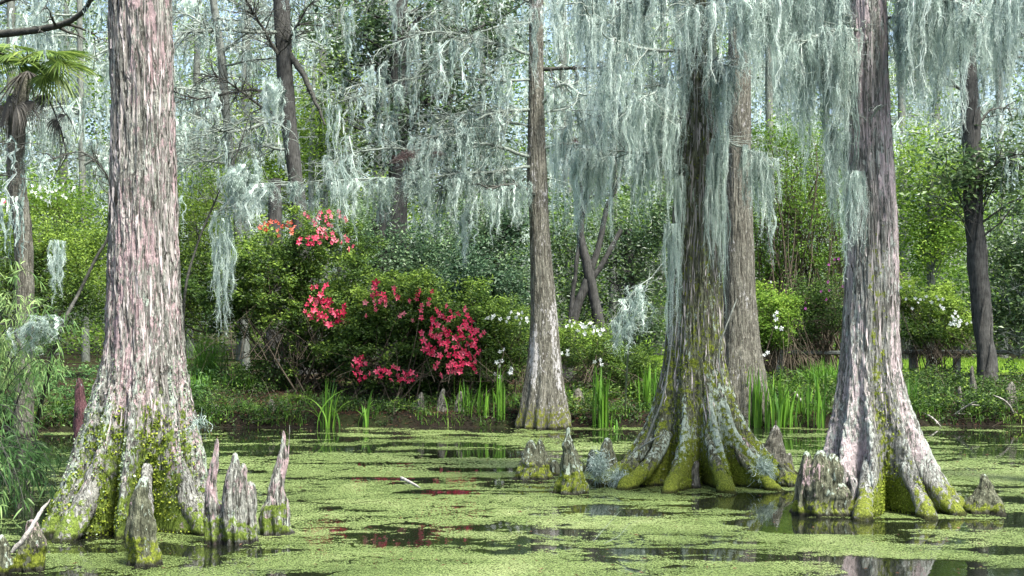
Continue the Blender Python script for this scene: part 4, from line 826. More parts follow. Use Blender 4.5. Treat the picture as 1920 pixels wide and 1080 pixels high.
def crown(o, ln, els_px, d, ncl, per, L, Wd, mat, rng, tint, rc, nl=40, lr=.05, lmat='bark_dark', fill=.8, up=.6, zlo=0.3):
    """limbs from the trunk out to leaf clumps"""
    loc = np.array(o.location); sc = d / FPX
    els = [(PX(ex, d), d + ey, PZ(ez, d), rx * sc, ry, rz * sc) for ex, ez, rx, rz, ey, ry in els_px]
    C, _ = ellipsoid_clumps(els, ncl, rng, fill); gz = float(ground_z(np.array([loc[0]]), np.array([d]))[0]); C[:, 2] = np.maximum(C[:, 2], gz + zlo)
    zr = np.ptp(C[:, 2]) + .01
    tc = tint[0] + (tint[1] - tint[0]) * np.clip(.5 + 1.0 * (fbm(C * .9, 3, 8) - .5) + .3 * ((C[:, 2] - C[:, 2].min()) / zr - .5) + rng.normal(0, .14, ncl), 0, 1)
    g = Geo(); clump_leaves(g, C - loc, rc * rng.uniform(.6, 1.35, ncl), per, L, Wd, rng, tc, .8, up); g.build('foliage', M[mat], o)
    idx = rng.choice(ncl, min(nl, ncl), replace=False); T = C[idx]
    zs = np.clip(T[:, 2] - rng.uniform(.2, 1.6, len(T)), ln[3, 2], ln[-1, 2])
    B = np.stack([np.interp(zs, ln[:, 2], ln[:, 0]), np.full(len(T), d), zs], 1); t = np.linspace(0, 1, 9)[None, :, None]
    mid = B * .5 + T * .5 + rng.normal(0, .15, B.shape) * np.linalg.norm(T - B, axis=1, keepdims=True)
    P = (1-t)**2 * B[:, None] + 2*t*(1-t) * mid[:, None] + t**2 * T[:, None]; P[:, 1:] += np.cumsum(rng.normal(0, .03, (len(T), 8, 3)), 1)
    g = Geo(); tubes(g, P - loc, lr * (1 - .8 * t[..., 0]) * rng.uniform(.4, 1.1, (len(T), 1)), 5, .5)
    for q in P[: max(6, len(P) // 2)]: twigs(g, q - loc, rng, 6, .8, .010, 3)
    g.build('limb', M[lmat], o, True)
    return C
def bgtree(name, label, px, d, cat='tree', group=None):
    x = PX(px, d); return thing(name, label, cat, (x, d, float(ground_z(np.array([x]), np.array([d]))[0])), group)

t = bgtree('water_oak', 'dark leaning trunk with bare left-reaching limbs above the tall azalea', 560, 34)
l1, _ = trunk_line(t, [(-40, 510, 541), (0, 512, 543), (160, 521, 551), (240, 528, 557), (320, 539, 566), (420, 548, 578), (690, 556, 596)], 34, 'bark_dark', 14, 14)
hT = [branch(t, at_line(l1), p, dt, rt, r, 34, 1.3, 'twig_dark' if i % 2 else 'twig_mid') for i, (p, dt, r) in enumerate([
    ([(535, 212), (490, 232), (440, 245), (395, 235)], 31, .06), ([(525, 128), (500, 62), (470, 20), (440, -20)], 33, .05), ([(520, 62), (420, 58), (335, 62)], 32, .05), ([(530, 232), (470, 188), (420, 150), (350, 130)], 33, .045),
    ([(545, 345), (470, 355), (420, 380)], 32, .035), ([(530, 178), (460, 170), (380, 185), (330, 170)], 35, .04), ([(538, 280), (470, 272), (400, 300), (340, 310)], 33, .04), ([(522, 95), (560, 40), (600, -20)], 33, .04)])]
ln = branch(t, at_line(l1), [(535, 90), (565, 135), (590, 185), (612, 230)], 33.6, rt, .10, 4, .6, 'twig_dark')
t = bgtree('sweetgum', 'thin wavering grey trunk left of the dark leaning trunk', 460, 37)
l2, _ = trunk_line(t, [(-40, 388, 402), (0, 393, 407), (100, 407, 422), (200, 415, 431), (320, 428, 442), (450, 440, 456), (690, 452, 470)], 37, 'bark_grey', 14, 10, .04)
hT += [branch(t, at_line(l2), p, dt, rt, .04, 22, 1.2) for p, dt in [([(410, 100), (470, 60), (520, 50)], 36), ([(415, 180), (370, 165), (320, 175)], 36), ([(425, 285), (370, 278), (330, 282)], 36), ([(420, 245), (460, 270), (520, 268), (560, 275)], 36), ([(405, 70), (360, 30), (320, 20)], 37), ([(428, 310), (380, 305), (335, 318)], 35)]]
t = bgtree('birch_sapling', 'slim pale whitish stem right of the dark leaning trunk', 580, 38)
l3, _ = trunk_line(t, [(120, 586, 592), (200, 582, 591), (310, 578, 588), (450, 578, 590), (690, 574, 590)], 38, 'twig', None, 8, .03)
crown(t, l3, [(610, 250, 70, 110, 0, 1.4)], 38, 90, 60, .085, .05, 'fresh', rt, (.2, .9), .4, 16, .02, 'twig')
t = bgtree('magnolia', 'broad-leaved dark magnolia with stout trunk behind the middle of the shore', 745, 38)
l4, _ = trunk_line(t, [(-40, 730, 764), (200, 732, 765), (400, 726, 764), (560, 715, 760), (690, 708, 766)], 38, 'bark_dark', 15, 14)
crown(t, l4, [(690, 60, 110, 90, 0, 2), (820, 80, 120, 110, .5, 2), (760, 230, 150, 110, 0, 2), (880, 250, 80, 100, .5, 1.5), (900, 20, 100, 80, 1, 2), (640, 180, 60, 80, .5, 1.2)], 38, 300, 26, .20, .09, 'dark_leaf', rt, (.15, .85), .5, 50, .07)
for p, r in (([(742, 260), (700, 215), (680, 180)], .06), ([(742, 235), (790, 200), (840, 165)], .07), ([(735, 240), (660, 235), (660, 150)], .05), ([(742, 240), (800, 185), (850, 175)], .05)): branch(t, at_line(l4), p, 37.2, rt, r, 8, .9, 'twig_dark')
t = bgtree('camellia_tree', 'rounded bluish-green evergreen left of the slim grey-brown cypress', 900, 34.5)
l5, _ = trunk_line(t, [(420, 862, 884), (520, 866, 890), (690, 868, 896)], 34.5, 'bark_dark', None, 10)
crown(t, l5, [(900, 450, 90, 100, 0, 1.2), (850, 560, 90, 60, -.3, 1), (950, 530, 60, 90, 0, 1), (960, 420, 50, 60, .2, .9)], 34.5, 270, 46, .11, .055, 'blue_leaf', rt, (.05, 1.0), .33, 46, .03)
t = bgtree('camellia_tree', 'deep-shaded evergreen behind the middle azalea with dark leaning stems', 730, 33.5)
l6, _ = trunk_line(t, [(390, 708, 732), (480, 700, 722), (690, 712, 745)], 33.5, 'bark_dark', None, 10)
crown(t, l6, [(740, 500, 80, 70, 0, 1.1), (690, 430, 60, 60, .2, .9), (800, 480, 60, 80, 0, 1)], 33.5, 210, 46, .10, .045, 'blue_leaf', rt, (.0, 1.0), .32, 40, .03)
t = bgtree('holly_tree', 'dark evergreen filling the gap between the slim and the moss-darkened cypresses', 1170, 34)
l7, _ = trunk_line(t, [(430, 1170, 1186), (560, 1172, 1190), (690, 1172, 1195)], 34, 'bark_dark', None, 8)
crown(t, l7, [(1180, 470, 90, 110, 0, 1.3), (1080, 560, 60, 70, .5, 1), (1210, 590, 60, 70, -.2, 1), (1060, 430, 50, 80, .4, 1), (1250, 420, 50, 100, .3, 1)], 34, 250, 44, .11, .05, 'dark_leaf', rt, (.05, 1.0), .36, 30, .025)
t = bgtree('crape_myrtle', 'bare dark many-stemmed tree forking in a V behind the white azalea', 1105, 31.5)
for rows in ([(380, 1090, 1100), (440, 1082, 1096), (500, 1092, 1112), (560, 1104, 1124), (640, 1116, 1140), (700, 1118, 1146)], [(390, 1132, 1142), (470, 1114, 1126), (540, 1088, 1103), (600, 1064, 1084), (690, 1052, 1076)], [(440, 1085, 1092), (520, 1074, 1082), (600, 1064, 1074), (690, 1058, 1070)], [(430, 1160, 1168), (490, 1128, 1138), (530, 1100, 1112), (580, 1076, 1090), (680, 1060, 1076)]):
    lq, _ = trunk_line(t, rows, 31.5, 'bark_dark', None, 9, .05, 'stem')
for p in ([(1095, 385), (1085, 330), (1060, 280)], [(1095, 400), (1110, 340), (1130, 300)], [(1137, 392), (1160, 330), (1170, 280)]): branch(t, None, p, 31.2, rt, .05, 10, .8, 'twig_dark', 31.5)
t = bgtree('twiggy_shrub', 'large twiggy shrub of fanned brown stems and yellow-green leaves between the centre and right cypresses', 1490, 36)
C = crown(t, smooth_line([(PX(1490, 36), 36, .6), (PX(1492, 36), 36, 4.5)], 20), [(1500, 380, 100, 170, 0, 1.4), (1440, 470, 60, 140, .2, 1), (1570, 460, 60, 160, 0, 1.2), (1480, 260, 90, 60, .2, 1.2)], 36, 330, 44, .085, .045, 'fresh', rt, (.0, .62), .42, 30, .02, 'stem')
g = Geo(); tips = C[rt.choice(len(C), 170)] - np.array(t.location); stems(g, (0, 0, 0), tips, rt, .03, .3, .8, 4); g.build('stem', M['stem'], t, True)
t2 = bgtree('rhododendron', 'dim shrub with small purple blooms low behind the twiggy shrub', 1550, 33.5, 'bush')
C = crown(t2, smooth_line([(PX(1550, 33.5), 33.5, .6), (PX(1550, 33.5), 33.5, 3)], 20), [(1540, 570, 70, 60, 0, .9), (1490, 620, 60, 40, 0, .8)], 33.5, 170, 60, .07, .035, 'azalea', rt, (.0, .6), .28, 30, .02, 'stem')
blossoms(t2, [(1560, 520, 22, 40, 9, 'purple', .10, 32.7), (1510, 570, 20, 10, 3, 'purple', .10, 32.7)], rt)
t = bgtree('dogwood', 'airy yellow-green tree right of the right cypress', 1740, 36.5)
l8, _ = trunk_line(t, [(300, 1742, 1752), (450, 1738, 1752), (690, 1736, 1756)], 36.5, 'bark_grey', None, 8)
crown(t, l8, [(1750, 440, 85, 90, 0, 1.4), (1720, 320, 60, 90, .2, 1.3), (1790, 350, 50, 80, 0, 1.1)], 36.5, 260, 44, .10, .055, 'fresh', rt, (.15, .95), .42, 34, .03, 'bark_grey')
t = bgtree('leaning_oak', 'dark vine-wrapped trunk leaning above the right bank', 1855, 30)
l9, _ = trunk_line(t, [(-40, 1798, 1826), (100, 1800, 1830), (220, 1803, 1838), (400, 1812, 1842), (550, 1820, 1856), (620, 1828, 1859), (665, 1832, 1866), (700, 1832, 1870)], 30, 'bark_dark', 12, 16, .12)
crown(t, l9, [(1780, 330, 90, 60, -.4, .8), (1890, 320, 60, 70, -.3, .8)], 30, 60, 26, .15, .075, 'dark_leaf', rt, (.4, 1.0), .35, 22, .025)
hR = [branch(t, at_line(l9), p, dt, rt, .035, 14, .9, 'twig_dark') for p, dt in [([(1815, 110), (1870, 60), (1930, 40)], 29), ([(1812, 180), (1760, 140), (1720, 130)], 29), ([(1820, 350), (1880, 300), (1930, 290)], 29), ([(1815, 60), (1740, 20), (1690, 10)], 30), ([(1815, 250), (1860, 210), (1920, 200)], 31)]]
g = Geo()
for i in range(5):
    th = np.linspace(0, 5 + i, 40) + i * 1.3; zz = np.linspace(0.6, 6.5, 40); xx = np.interp(zz, l9[:, 2], l9[:, 0])
    tubes(g, stack3(xx + .185 * np.cos(th) - t.location.x, .185 * np.sin(th) - .0, zz - t.location.z), np.full(40, .018 + .006 * i), 5)
g.build('vine', M['bark_dark'], t, True)
t = bgtree('broadleaf_shrub', 'dark broadleaf shrub at the far right edge with pale twigs', 1910, 33, 'bush')
crown(t, smooth_line([(PX(1910, 33), 33, .6), (PX(1915, 33), 33, 4)], 20), [(1910, 480, 60, 100, 0, 1), (1900, 590, 70, 60, -.2, 1), (1980, 420, 60, 120, 0, 1.2)], 33, 190, 40, .13, .06, 'dark_leaf', rt, (.2, 1.0), .36, 40, .03, 'twig')
# --- left side
t = bgtree('privet_shrub', 'yellow-green shrub behind the palm at the far left', 70, 33, 'bush')
crown(t, smooth_line([(PX(70, 33), 33, .6), (PX(75, 33), 33, 3.5)], 20), [(60, 470, 90, 90, 0, 1.2), (150, 540, 80, 80, -.3, 1), (20, 560, 70, 80, 0, 1), (170, 460, 50, 60, .2, .9)], 33, 420, 60, .075, .04, 'azalea', rt, (.25, 1.05), .34, 34, .025, 'stem')
t = bgtree('dogwood', 'white-flowering shrub high behind the yellow-green shrub at the far left', 100, 39)
C = crown(t, smooth_line([(PX(100, 39), 39, .6), (PX(100, 39), 39, 5)], 20), [(90, 380, 90, 50, 0, 1.2), (130, 460, 80, 60, 0, 1)], 39, 160, 50, .09, .05, 'fresh', rt, (.0, .8), .4, 24, .03, 'stem')
blossoms(t, [(105, 362, 36, 16, 16, 'white', .15, 37.6), (70, 355, 20, 8, 6, 'white', .15, 37.6), (2, 378, 6, 4, 2, 'pinkred', .15, 37.6)], rt)
t = bgtree('privet_shrub', 'bright shrub just right of the left cypress, behind the tall azalea', 385, 36, 'bush')
crown(t, smooth_line([(PX(385, 36), 36, .6), (PX(388, 36), 36, 5)], 20), [(370, 400, 60, 70, 0, 1.2), (400, 500, 80, 70, -.3, 1.2), (350, 560, 60, 60, 0, 1), (300, 470, 60, 120, .5, 1.3)], 36, 330, 56, .08, .042, 'azalea', rt, (.4, 1.1), .36, 30, .025, 'stem')
t = bgtree('hickory', 'pale yellow-green leafing tree behind the dark leaning trunk', 600, 46)
la, _ = trunk_line(t, [(100, 598, 612), (300, 596, 614), (660, 590, 620)], 46, 'bark_grey', 10, 8)
crown(t, la, [(620, 200, 90, 110, 0, 2), (480, 280, 90, 90, 0, 1.8), (400, 350, 90, 60, .4, 1.6), (560, 330, 80, 80, 0, 1.6)], 46, 360, 46, .12, .07, 'fresh', rt, (.3, 1.05), .5, 36, .04, 'bark_grey')
t = bgtree('dead_snag', 'dark broken trunk behind the moss fringe above the tall azalea', 514, 32.5)
trunk_line(t, [(335, 506, 527), (400, 503, 528), (560, 500, 530), (690, 496, 534)], 32.5, 'bark_dark', None, 10)
# --- saplings and their moss
t = bgtree('bare_sapling', 'thin diagonal leafless stem hung with two moss clumps right of the left cypress', 345, 26.8)
g = Geo(); ln = smooth_line([tuple(np.array(t.location))] + [W(*p, 25.5) for p in ((345, 570), (366, 470), (402, 380), (440, 300), (468, 215))], 50); tubes(g, ln - np.array(t.location), np.linspace(.03, .008, 50), 6); twigs(g, ln[15:] - np.array(t.location), rt, 16, .8, .008, 4); g.build('stem', M['twig_dark'], t, True)
single(452, 298, 25.3, 1.15, 'pale cone-shaped Spanish moss clump on the diagonal leafless stem', 2.2, 9)
single(418, 395, 25.3, 1.75, 'long narrow Spanish moss tail below the cone-shaped clump', 1.3, 5)
single(515, 145, 31.5, 1.1, 'whitish Spanish moss tuft beside the dark leaning trunk', 1.8, 6)
t = bgtree('bare_sapling', 'leaning grey sapling with an arched limb left of the green-rooted cypress', 1172, 26.9)
loc = np.array(t.location); g = Geo(); ln = smooth_line([tuple(loc)] + [W(*p, 24.8) for p in ((1178, 660), (1195, 570), (1222, 520), (1262, 470))], 40); tubes(g, ln - loc, np.linspace(.018, .008, 40), 6); twigs(g, ln[12:] - loc, rt, 10, .7, .008, 4)
l2_ = smooth_line([W(*p, q) for p, q in (((1222, 520), 24.8), ((1190, 545), 24.6), ((1150, 600), 24.4))], 20); tubes(g, l2_ - loc, np.linspace(.015, .005, 20), 5); twigs(g, l2_ - loc, rt, 12, .5, .006, 4); g.build('stem', M['twig'], t, True)
t = bgtree('bare_sapling', 'crooked dark leafless stem curving up beside the left cypress', 70, 25.5)
loc = np.array(t.location); g = Geo(); ln = smooth_line([tuple(loc)] + [W(*p, 20) for p in ((105, 640), (150, 545), (182, 480), (203, 440), (208, 355), (188, 312), (150, 285), (90, 300))], 60); tubes(g, ln - loc, np.linspace(.03, .008, 60), 6); twigs(g, ln[15:] - loc, rt, 22, .8, .008, 5); g.build('stem', M['twig_dark'], t, True)
t = bgtree('live_oak', 'live oak just outside the left edge reaching in one dark crooked limb', -260, 22)
lo, _ = trunk_line(t, [(-40, -300, -220), (400, -300, -225), (800, -330, -200)], 22, 'bark_dark', 9, 14)
hO = [branch(t, at_line(lo), p, dt, rt, r, 12, .8, 'twig_dark', None, 4, .01) for p, dt, r in [([(-260, 60), (-100, 75), (0, 66), (85, 55), (140, 36), (168, 0), (176, -50)], 20, .085), ([(-260, 20), (-60, 20), (10, 0), (60, -30)], 20.5, .05), ([(-260, 340), (-60, 335), (0, 328), (72, 340)], 20.5, .02), ([(-260, 280), (-60, 270), (0, 268), (50, 272)], 21, .02)]]

# --- palm
pal = bgtree('cabbage_palm', 'cabbage palm with fan fronds and a hanging skirt of dead leaves at the top left', 45, 24.5, 'palm')
loc = np.array(pal.location); d = 24.5
g = Geo(); ln = smooth_line([tuple(loc), W(45, 480, d), W(30, 320, d), W(36, 200, d), W(50, 140, d)], 50); tubes(g, ln - loc, np.linspace(.17, .13, 50) * (1 + .05 * np.sin(np.arange(50) * 2.1)), 12); g.build('trunk', M['bark_brown'], pal, True, None)
def frond(parent, C, dirv, pet, rad, mat, rng, droop=.3, tilt=None, fold=.35, dead=False):
    g = Geo(); dv = unit(np.asarray(dirv, float)); t = np.linspace(0, 1, 8)[:, None]
    P = C + dv * pet * t - np.array([0, 0, 1]) * pet * droop * t ** 2; tubes(g, P - np.array(parent.location), np.linspace(.018, .01, 8), 5, .6)
    hub = P[-1]; ax = unit(P[-1] - P[-2]); nrm = unit(tilt if tilt is not None else np.cross(np.cross(ax, [0, 0, 1.]), ax) + rng.normal(0, .3, 3)); s = unit(np.cross(ax, nrm)); nrm = np.cross(s, ax)
    n = 34; a = np.linspace(-2.15, 2.15, n); D = ax * np.cos(a)[:, None] + s * np.sin(a)[:, None] - nrm * fold * np.abs(np.sin(a))[:, None] * .5
    l = rad * (.75 + .25 * np.cos(a)) * rng.uniform(.9, 1.05, n); tt = np.linspace(0, 1, 6)[None, :, None]
    B = hub + D[:, None] * l[:, None, None] * tt - np.array([0, 0, 1]) * (l[:, None, None] * (.75 if dead else .22)) * tt ** 3 * rng.uniform(.6, 1.4, (n, 1, 1))
    sd = unit(np.cross(D, nrm)); w = rad * .034 * (np.minimum(1, tt * 2.2) * (1 - tt) ** .6 + .02)
    ribbons(g, B - np.array(parent.location), (sd[:, None] * .8 + nrm * .5) * w, np.clip(rng.normal(.42, .2, n) + .25 * np.cos(a) - .1, 0, 1))
    return g.build('frond' if not dead else 'dead_frond', M[mat], parent)
cc = W(52, 118, d); rp_ = np.random.default_rng(9)
frond(pal, cc, (.95, -.35, .15), .55, .78, 'palm', rp_, .25, np.array([.1, -1, .35])); frond(pal, cc, (.75, -.5, -.2), .45, .5, 'palm', rp_, .35, np.array([.2, -.9, .5]))
for a in np.linspace(0, 6.28, 16)[:-1]: frond(pal, cc, (np.cos(a), np.sin(a), rp_.uniform(.1, 1.0)), rp_.uniform(.55, .85), rp_.uniform(.62, .78), 'palm', rp_, .3)
for a in np.linspace(0, 6.28, 13)[:-1]: frond(pal, cc - np.array([0, 0, .15]), (np.cos(a), np.sin(a), -.35), rp_.uniform(.35, .7), .42, 'palm_dead', rp_, .75, None, .6, True)
# --- bamboo leaning in at the left
def bamboo(label, roots, n, rng, per=30, LL=.17, mat='bamboo', tint=(.15, .95)):
    (bx, bd, bz), aims = roots
    o = thing('bamboo', label, 'bamboo', (bx, bd, bz)); loc = np.array(o.location); gs = Geo(); gl = Geo()
    for i in range(n):
        px, py, dd = aims[i % len(aims)]; T = W(px + rng.normal(0, 18), py + rng.normal(0, 26), dd + rng.normal(0, .35)); B = loc + rng.normal(0, .25, 3) * np.array([1, 1, 0])
        mid = (B + T) / 2 + np.array([0, 0, rng.uniform(.5, 1.3)]); t = np.linspace(0, 1, 14)[:, None]; P = (1-t)**2*B + 2*t*(1-t)*mid + t**2*T; P[-4:, 2] -= np.array([.01, .04, .09, .16])
        tubes(gs, P - loc, np.linspace(.011, .003, 14), 4, .5)
        k = 16; j = rng.uniform(4, 12.99, k); ii = j.astype(int); A = P[ii] * (1 - (j - ii))[:, None] + P[ii + 1] * (j - ii)[:, None]
        D = unit(rng.normal(0, 1, (k, 3)) * np.array([1, .8, .5]) + np.array([.3, 0, -.25])); ln_ = rng.uniform(.12, .38, (k, 1, 1)); tt = np.linspace(0, 1, 5)[None, :, None]
        S = A[:, None] + D[:, None] * ln_ * tt - np.array([0, 0, .5]) * ln_ * tt ** 2; tubes(gs, S - loc, .003 * (1 - .6 * tt[..., 0]) * np.ones((k, 1)), 3, .6)
        q = per // 4; kk = np.repeat(np.arange(k), q); ti = rng.integers(1, 5, len(kk)); C = S[kk, ti]
        dl = unit(D[kk] * .5 + rng.normal(0, .5, (len(kk), 3)) + np.array([0, 0, -.55])); l = LL * rng.uniform(.55, 1.15, len(kk))
        tl = np.linspace(0, 1, 5)[None, :, None]; LP = C[:, None] + dl[:, None] * l[:, None, None] * tl - np.array([0, 0, .35]) * l[:, None, None] * tl ** 2
        sd = unit(np.cross(dl, rng.normal(0, 1, (len(kk), 3)))); prof_ = np.array([.25, .9, 1, .6, .03])[None, :, None]
        ribbons(gl, LP - loc, sd[:, None] * (LL * .055) * prof_, np.clip(rng.uniform(*tint) + rng.normal(0, .14, len(kk)), 0, 1))
    gs.build('stem', M['twig_dark'], o, True); gl.build('foliage', M[mat], o); return o
rz = np.random.default_rng(15)
bamboo('feathery pale-green bamboo drooping over the water at the left edge', ((PX(-70, 18), 18.4, -.1), [(30, 480, 17.5), (60, 540, 17.2), (110, 610, 17), (80, 660, 17), (40, 600, 17.5), (20, 650, 17.2), (130, 640, 17.3), (10, 520, 17), (60, 640, 17), (0, 590, 17)]), 15, rz, per=36, LL=.125, tint=(.3, 1.0))
bamboo('low dark bamboo spray dipping to the water at the left edge', ((PX(-90, 15.5), 15.8, -.1), [(40, 850, 14.6), (70, 905, 14.4), (20, 920, 14.4), (60, 830, 15), (10, 880, 14.6), (85, 870, 14.6)]), 16, rz, tint=(.0, .7), LL=.15)
single(62, 590, 17.1, .45, 'grey Spanish moss wad caught in the feathery bamboo', 1.5, 5)
single(110, 450, 19.6, .8, 'thin grey Spanish moss tail beside the crooked dark stem', .9, 3)

# ------------------------------------------------------------------ fence, sticks, moss puffs, floating twigs
fe = thing('rail_fence', 'low weathered post and rail fence behind the right bank', 'fence', (PX(1630, 33.6), 33.6, .7))
def box(g, c, s, tint=.5):
    c = np.array(c); s = np.array(s) / 2; V = np.array([[x, y, z] for x in (-1, 1) for y in (-1, 1) for z in (-1, 1)]) * s + c
    g.add(V, [[0, 1, 3, 2], [4, 6, 7, 5], [0, 4, 5, 1], [2, 3, 7, 6], [0, 2, 6, 4], [1, 5, 7, 3]], tint)
for px, w in ((1462, .17), (1625, .15), (1712, .16), (1794, .15), (1960, .15)):
    g = Geo(); x = PX(px, 33.6) - fe.location.x; gz = float(ground_z(np.array([x + fe.location.x]), np.array([33.6]))[0]) - .7
    box(g, (x, 0, gz + .33), (w, w * .9, .78)); g.build('post', M['bark_grey'], fe)
g = Geo(); tubes(g, np.array([[PX(p, 33.5) - fe.location.x, -.14, PZ(660, 33.5) - .7 + .02 * np.sin(p)] for p in (1470, 1550, 1625, 1712, 1800, 1960)]), np.full(6, .05), 6); g.build('rail', M['bark_grey'], fe)
def stick(pts, r, label, mat='driftwood', cat='stick', name='driftwood_stick', tw=0):
    pts = np.array(pts); g = Geo(); loc = pts[0].copy(); ln = smooth_line(pts - loc, 20); ln[1:-1] += np.random.default_rng(int(abs(pts[0][0]) * 100)).normal(0, r * .14, (18, 3)); tubes(g, ln, r * np.interp(np.linspace(0, 1, 20), [0, .1, .8, 1], [.6, 1, .7, .15]), 7)
    if tw: twigs(g, ln, np.random.default_rng(tw), 5, .25, r * .5, 0)
    o = g.build(name, M[mat], None, True); o.location = loc; return tag(o, label, cat)
dk = 10.95
stick([W(22, 1036, dk - .28), W(52, 1000, dk - .27), W(72, 965, dk - .2), W(94, 936, dk - .12)], .020, 'pale weathered stick leaning on the squat mossy knee')
def wl(px, py): q = CAM_H * FPX / (py - HOR); return np.array([PX(px, q), q, .012])
stick([wl(752, 897), wl(768, 906), wl(788, 917)], .022, 'short pale stick floating among the duckweed in mid pond')
stick([wl(1112, 1018), wl(1140, 996) + np.array([0, 0, .05]), wl(1166, 972) + np.array([0, 0, .08])], .0022, 'thin pale twig poking from the duckweed in front of the centre-right cypress', mat='twig_mid', name='floating_twig')
stick([wl(1000, 1002), wl(1030, 1010), wl(1062, 1016)], .003, 'curved thin twig floating by the dark gap at front centre', mat='twig_mid', name='floating_twig')
stick([wl(1132, 1022), wl(1160, 1014) + np.array([0, 0, .03]), wl(1180, 996) + np.array([0, 0, .06])], .0024, 'forked pale twig floating beside the thin poking twig', mat='twig_mid', name='floating_twig', tw=4)
stick([W(1208, 836, 16.75), W(1226, 790, 16.75), W(1244, 740, 16.72), W(1258, 650, 16.75), W(1262, 560, 16.8)], .014, 'grey vine climbing the left buttress of the centre-right cypress', 'bark_grey', 'vine', 'climbing_vine')
stick([W(1198, 842, 16.7), W(1222, 826, 16.6), W(1246, 812, 16.6)], .012, 'short grey root loop at the foot of the climbing vine', 'bark_grey', 'root', 'exposed_root')
stick([W(1382, 560, 16.9), W(1362, 470, 16.8), W(1372, 640, 16.9), W(1376, 720, 16.9)][:1] + [W(1352, 640, 16.75), W(1350, 690, 16.7), W(1362, 740, 16.65)], .010, 'slender vine on the right flank of the centre-right cypress', 'bark_grey', 'vine', 'climbing_vine')
for a, b, l in (((1905, 785), (1862, 740), 'pale fallen twig at the water on the right bank'), ((1780, 785), (1832, 752), 'second pale twig leaning on the right bank groundcover'), ((1705, 770), (1765, 800), 'pale stick sloping from the right bank into the pond'), ((1490, 735), (1512, 800), 'bent dead grass stalk by the broad iris clump')):
    stick([W(*a, 27.2), W((a[0] + b[0]) / 2 + 6, (a[1] + b[1]) / 2 - 6, 26.9), W(*b, 26.6)], .022, l, name='fallen_twig', tw=3)
def puff(px, py, d, rx, rz, label, n=260):
    rng = np.random.default_rng(px); g = Geo(); m_ = 12; c = unit(rng.normal(0, 1, (n, 3))) * rng.random((n, 1)) ** .5 * np.array([rx, rx * .7, rz]); a = rng.uniform(0, 6.28, (n, 1)) + np.cumsum(rng.normal(0, .75, (n, m_)), 1); e = np.cumsum(rng.normal(0, .4, (n, m_)), 1) * .7
    P = c[:, None] + np.cumsum(stack3(np.cos(a) * np.cos(e), np.sin(a) * np.cos(e), np.sin(e) - .2) * .014, 1); S = unit(rng.normal(0, 1, (n, 1, 3))) * .0026 * np.ones((1, m_, 1)); ribbons(g, P, S, np.clip(rng.normal(.5, .25, n), 0, 1))
    o = g.build('spanish_moss', M['moss']); o.location = W(px, py, d); return tag(o, label, 'Spanish moss')
puff(1124, 872, 16.75, .11, .17, 'fallen grey Spanish moss wig lying over the grey rounded knee', 480); puff(1160, 893, 16.6, .14, .08, 'small Spanish moss scrap trailing onto the water beside the draped knee')
puff(1432, 882, 16.5, .12, .17, 'grey Spanish moss wig on the right roots of the centre-right cypress', 520); puff(372, 790, 12.7, .05, .05, 'tiny Spanish moss wisp on the right edge of the left cypress base', 60)
for px, py, d_, s in ((765, 292, 24.6, .12), (820, 288, 25, .08), (1070, 270, 25.8, .13), (1195, 190, 17, .06), (1100, 290, 17, .07), (748, 300, 24.8, .09)):
    rng = np.random.default_rng(px + 5); n = 300; g = Geo(); m_ = 9; c = rng.normal(0, .4, (n, 3)) * s; a = rng.uniform(0, 6.28, (n, 1)) + np.cumsum(rng.normal(0, .7, (n, m_)), 1)
    P = c[:, None] + np.cumsum(stack3(np.cos(a), np.sin(a), .4 * np.sin(a * 1.7)) * s * .16, 1); ribbons(g, P, unit(rng.normal(0, 1, (n, 1, 3))) * s * .018 * np.ones((1, m_, 1)), np.clip(rng.normal(.5, .25, n), 0, 1))
    o = g.build('dead_moss_tangle', M['moss_brown']); o.location = W(px, py, d_); tag(o, 'brown nest-like tangle of dead moss caught on a branch', 'moss tangle', 'brown moss tangles on the branches')

# ------------------------------------------------------------------ bank cover
rg = np.random.default_rng(51)
g = Geo(); n = 26000; x = rg.uniform(-13, 13, n); y = shore(x) + rg.beta(1.2, 2.2, n) * 6; z = ground_z(x, y)
leaves(g, stack3(x, y, z + rg.uniform(0, .03, n)), rg.uniform(.05, .16, n), .014, rg, np.clip(rg.normal(.32, .25, n), 0, 1), 1.2, dirs=rg.normal(0, 1, (n, 3)) * np.array([1, 1, .25])); kind(g.build('leaf_litter', M['litter']), 'stuff')
def cover(name, n, x0, x1, s0, s1, h, L, mat, tint, thr, seed, per=14):
    g = Geo(); x = rg.uniform(x0, x1, n); s = rg.uniform(s0, s1, n); y = shore(x) + s; k = fbm(stack3(x * .9, y * .9, 0 * x), 3, seed) > thr; x, y = x[k], y[k]; C = stack3(x, y, ground_z(x, y) + rg.uniform(.02, h, len(x)))
    clump_leaves(g, C, rg.uniform(.10, .2, len(x)), per, L, L * .5, rg, np.clip(tint + rg.normal(0, .18, len(x)), 0, 1)); kind(g.build(name, M[mat]), 'stuff')
cover('ground_cover', 1500, 5.5, 12.5, .1, 4.0, .35, .07, 'azalea', .35, .30, 61, 22)
cover('ground_cover', 2300, -12, 5.5, .05, 3.5, .24, .065, 'azalea', .24, .36, 62)
cover('ground_cover', 900, -13, 13, .0, .5, .16, .06, 'azalea', .15, .36, 67)
cover('ground_cover', 700, .3, 5.5, .2, 4.5, .35, .07, 'azalea', .45, .42, 63, 20)
cover('ground_cover', 600, -12, -6, .1, 5, .35, .08, 'bamboo', .25, .44, 64, 18)
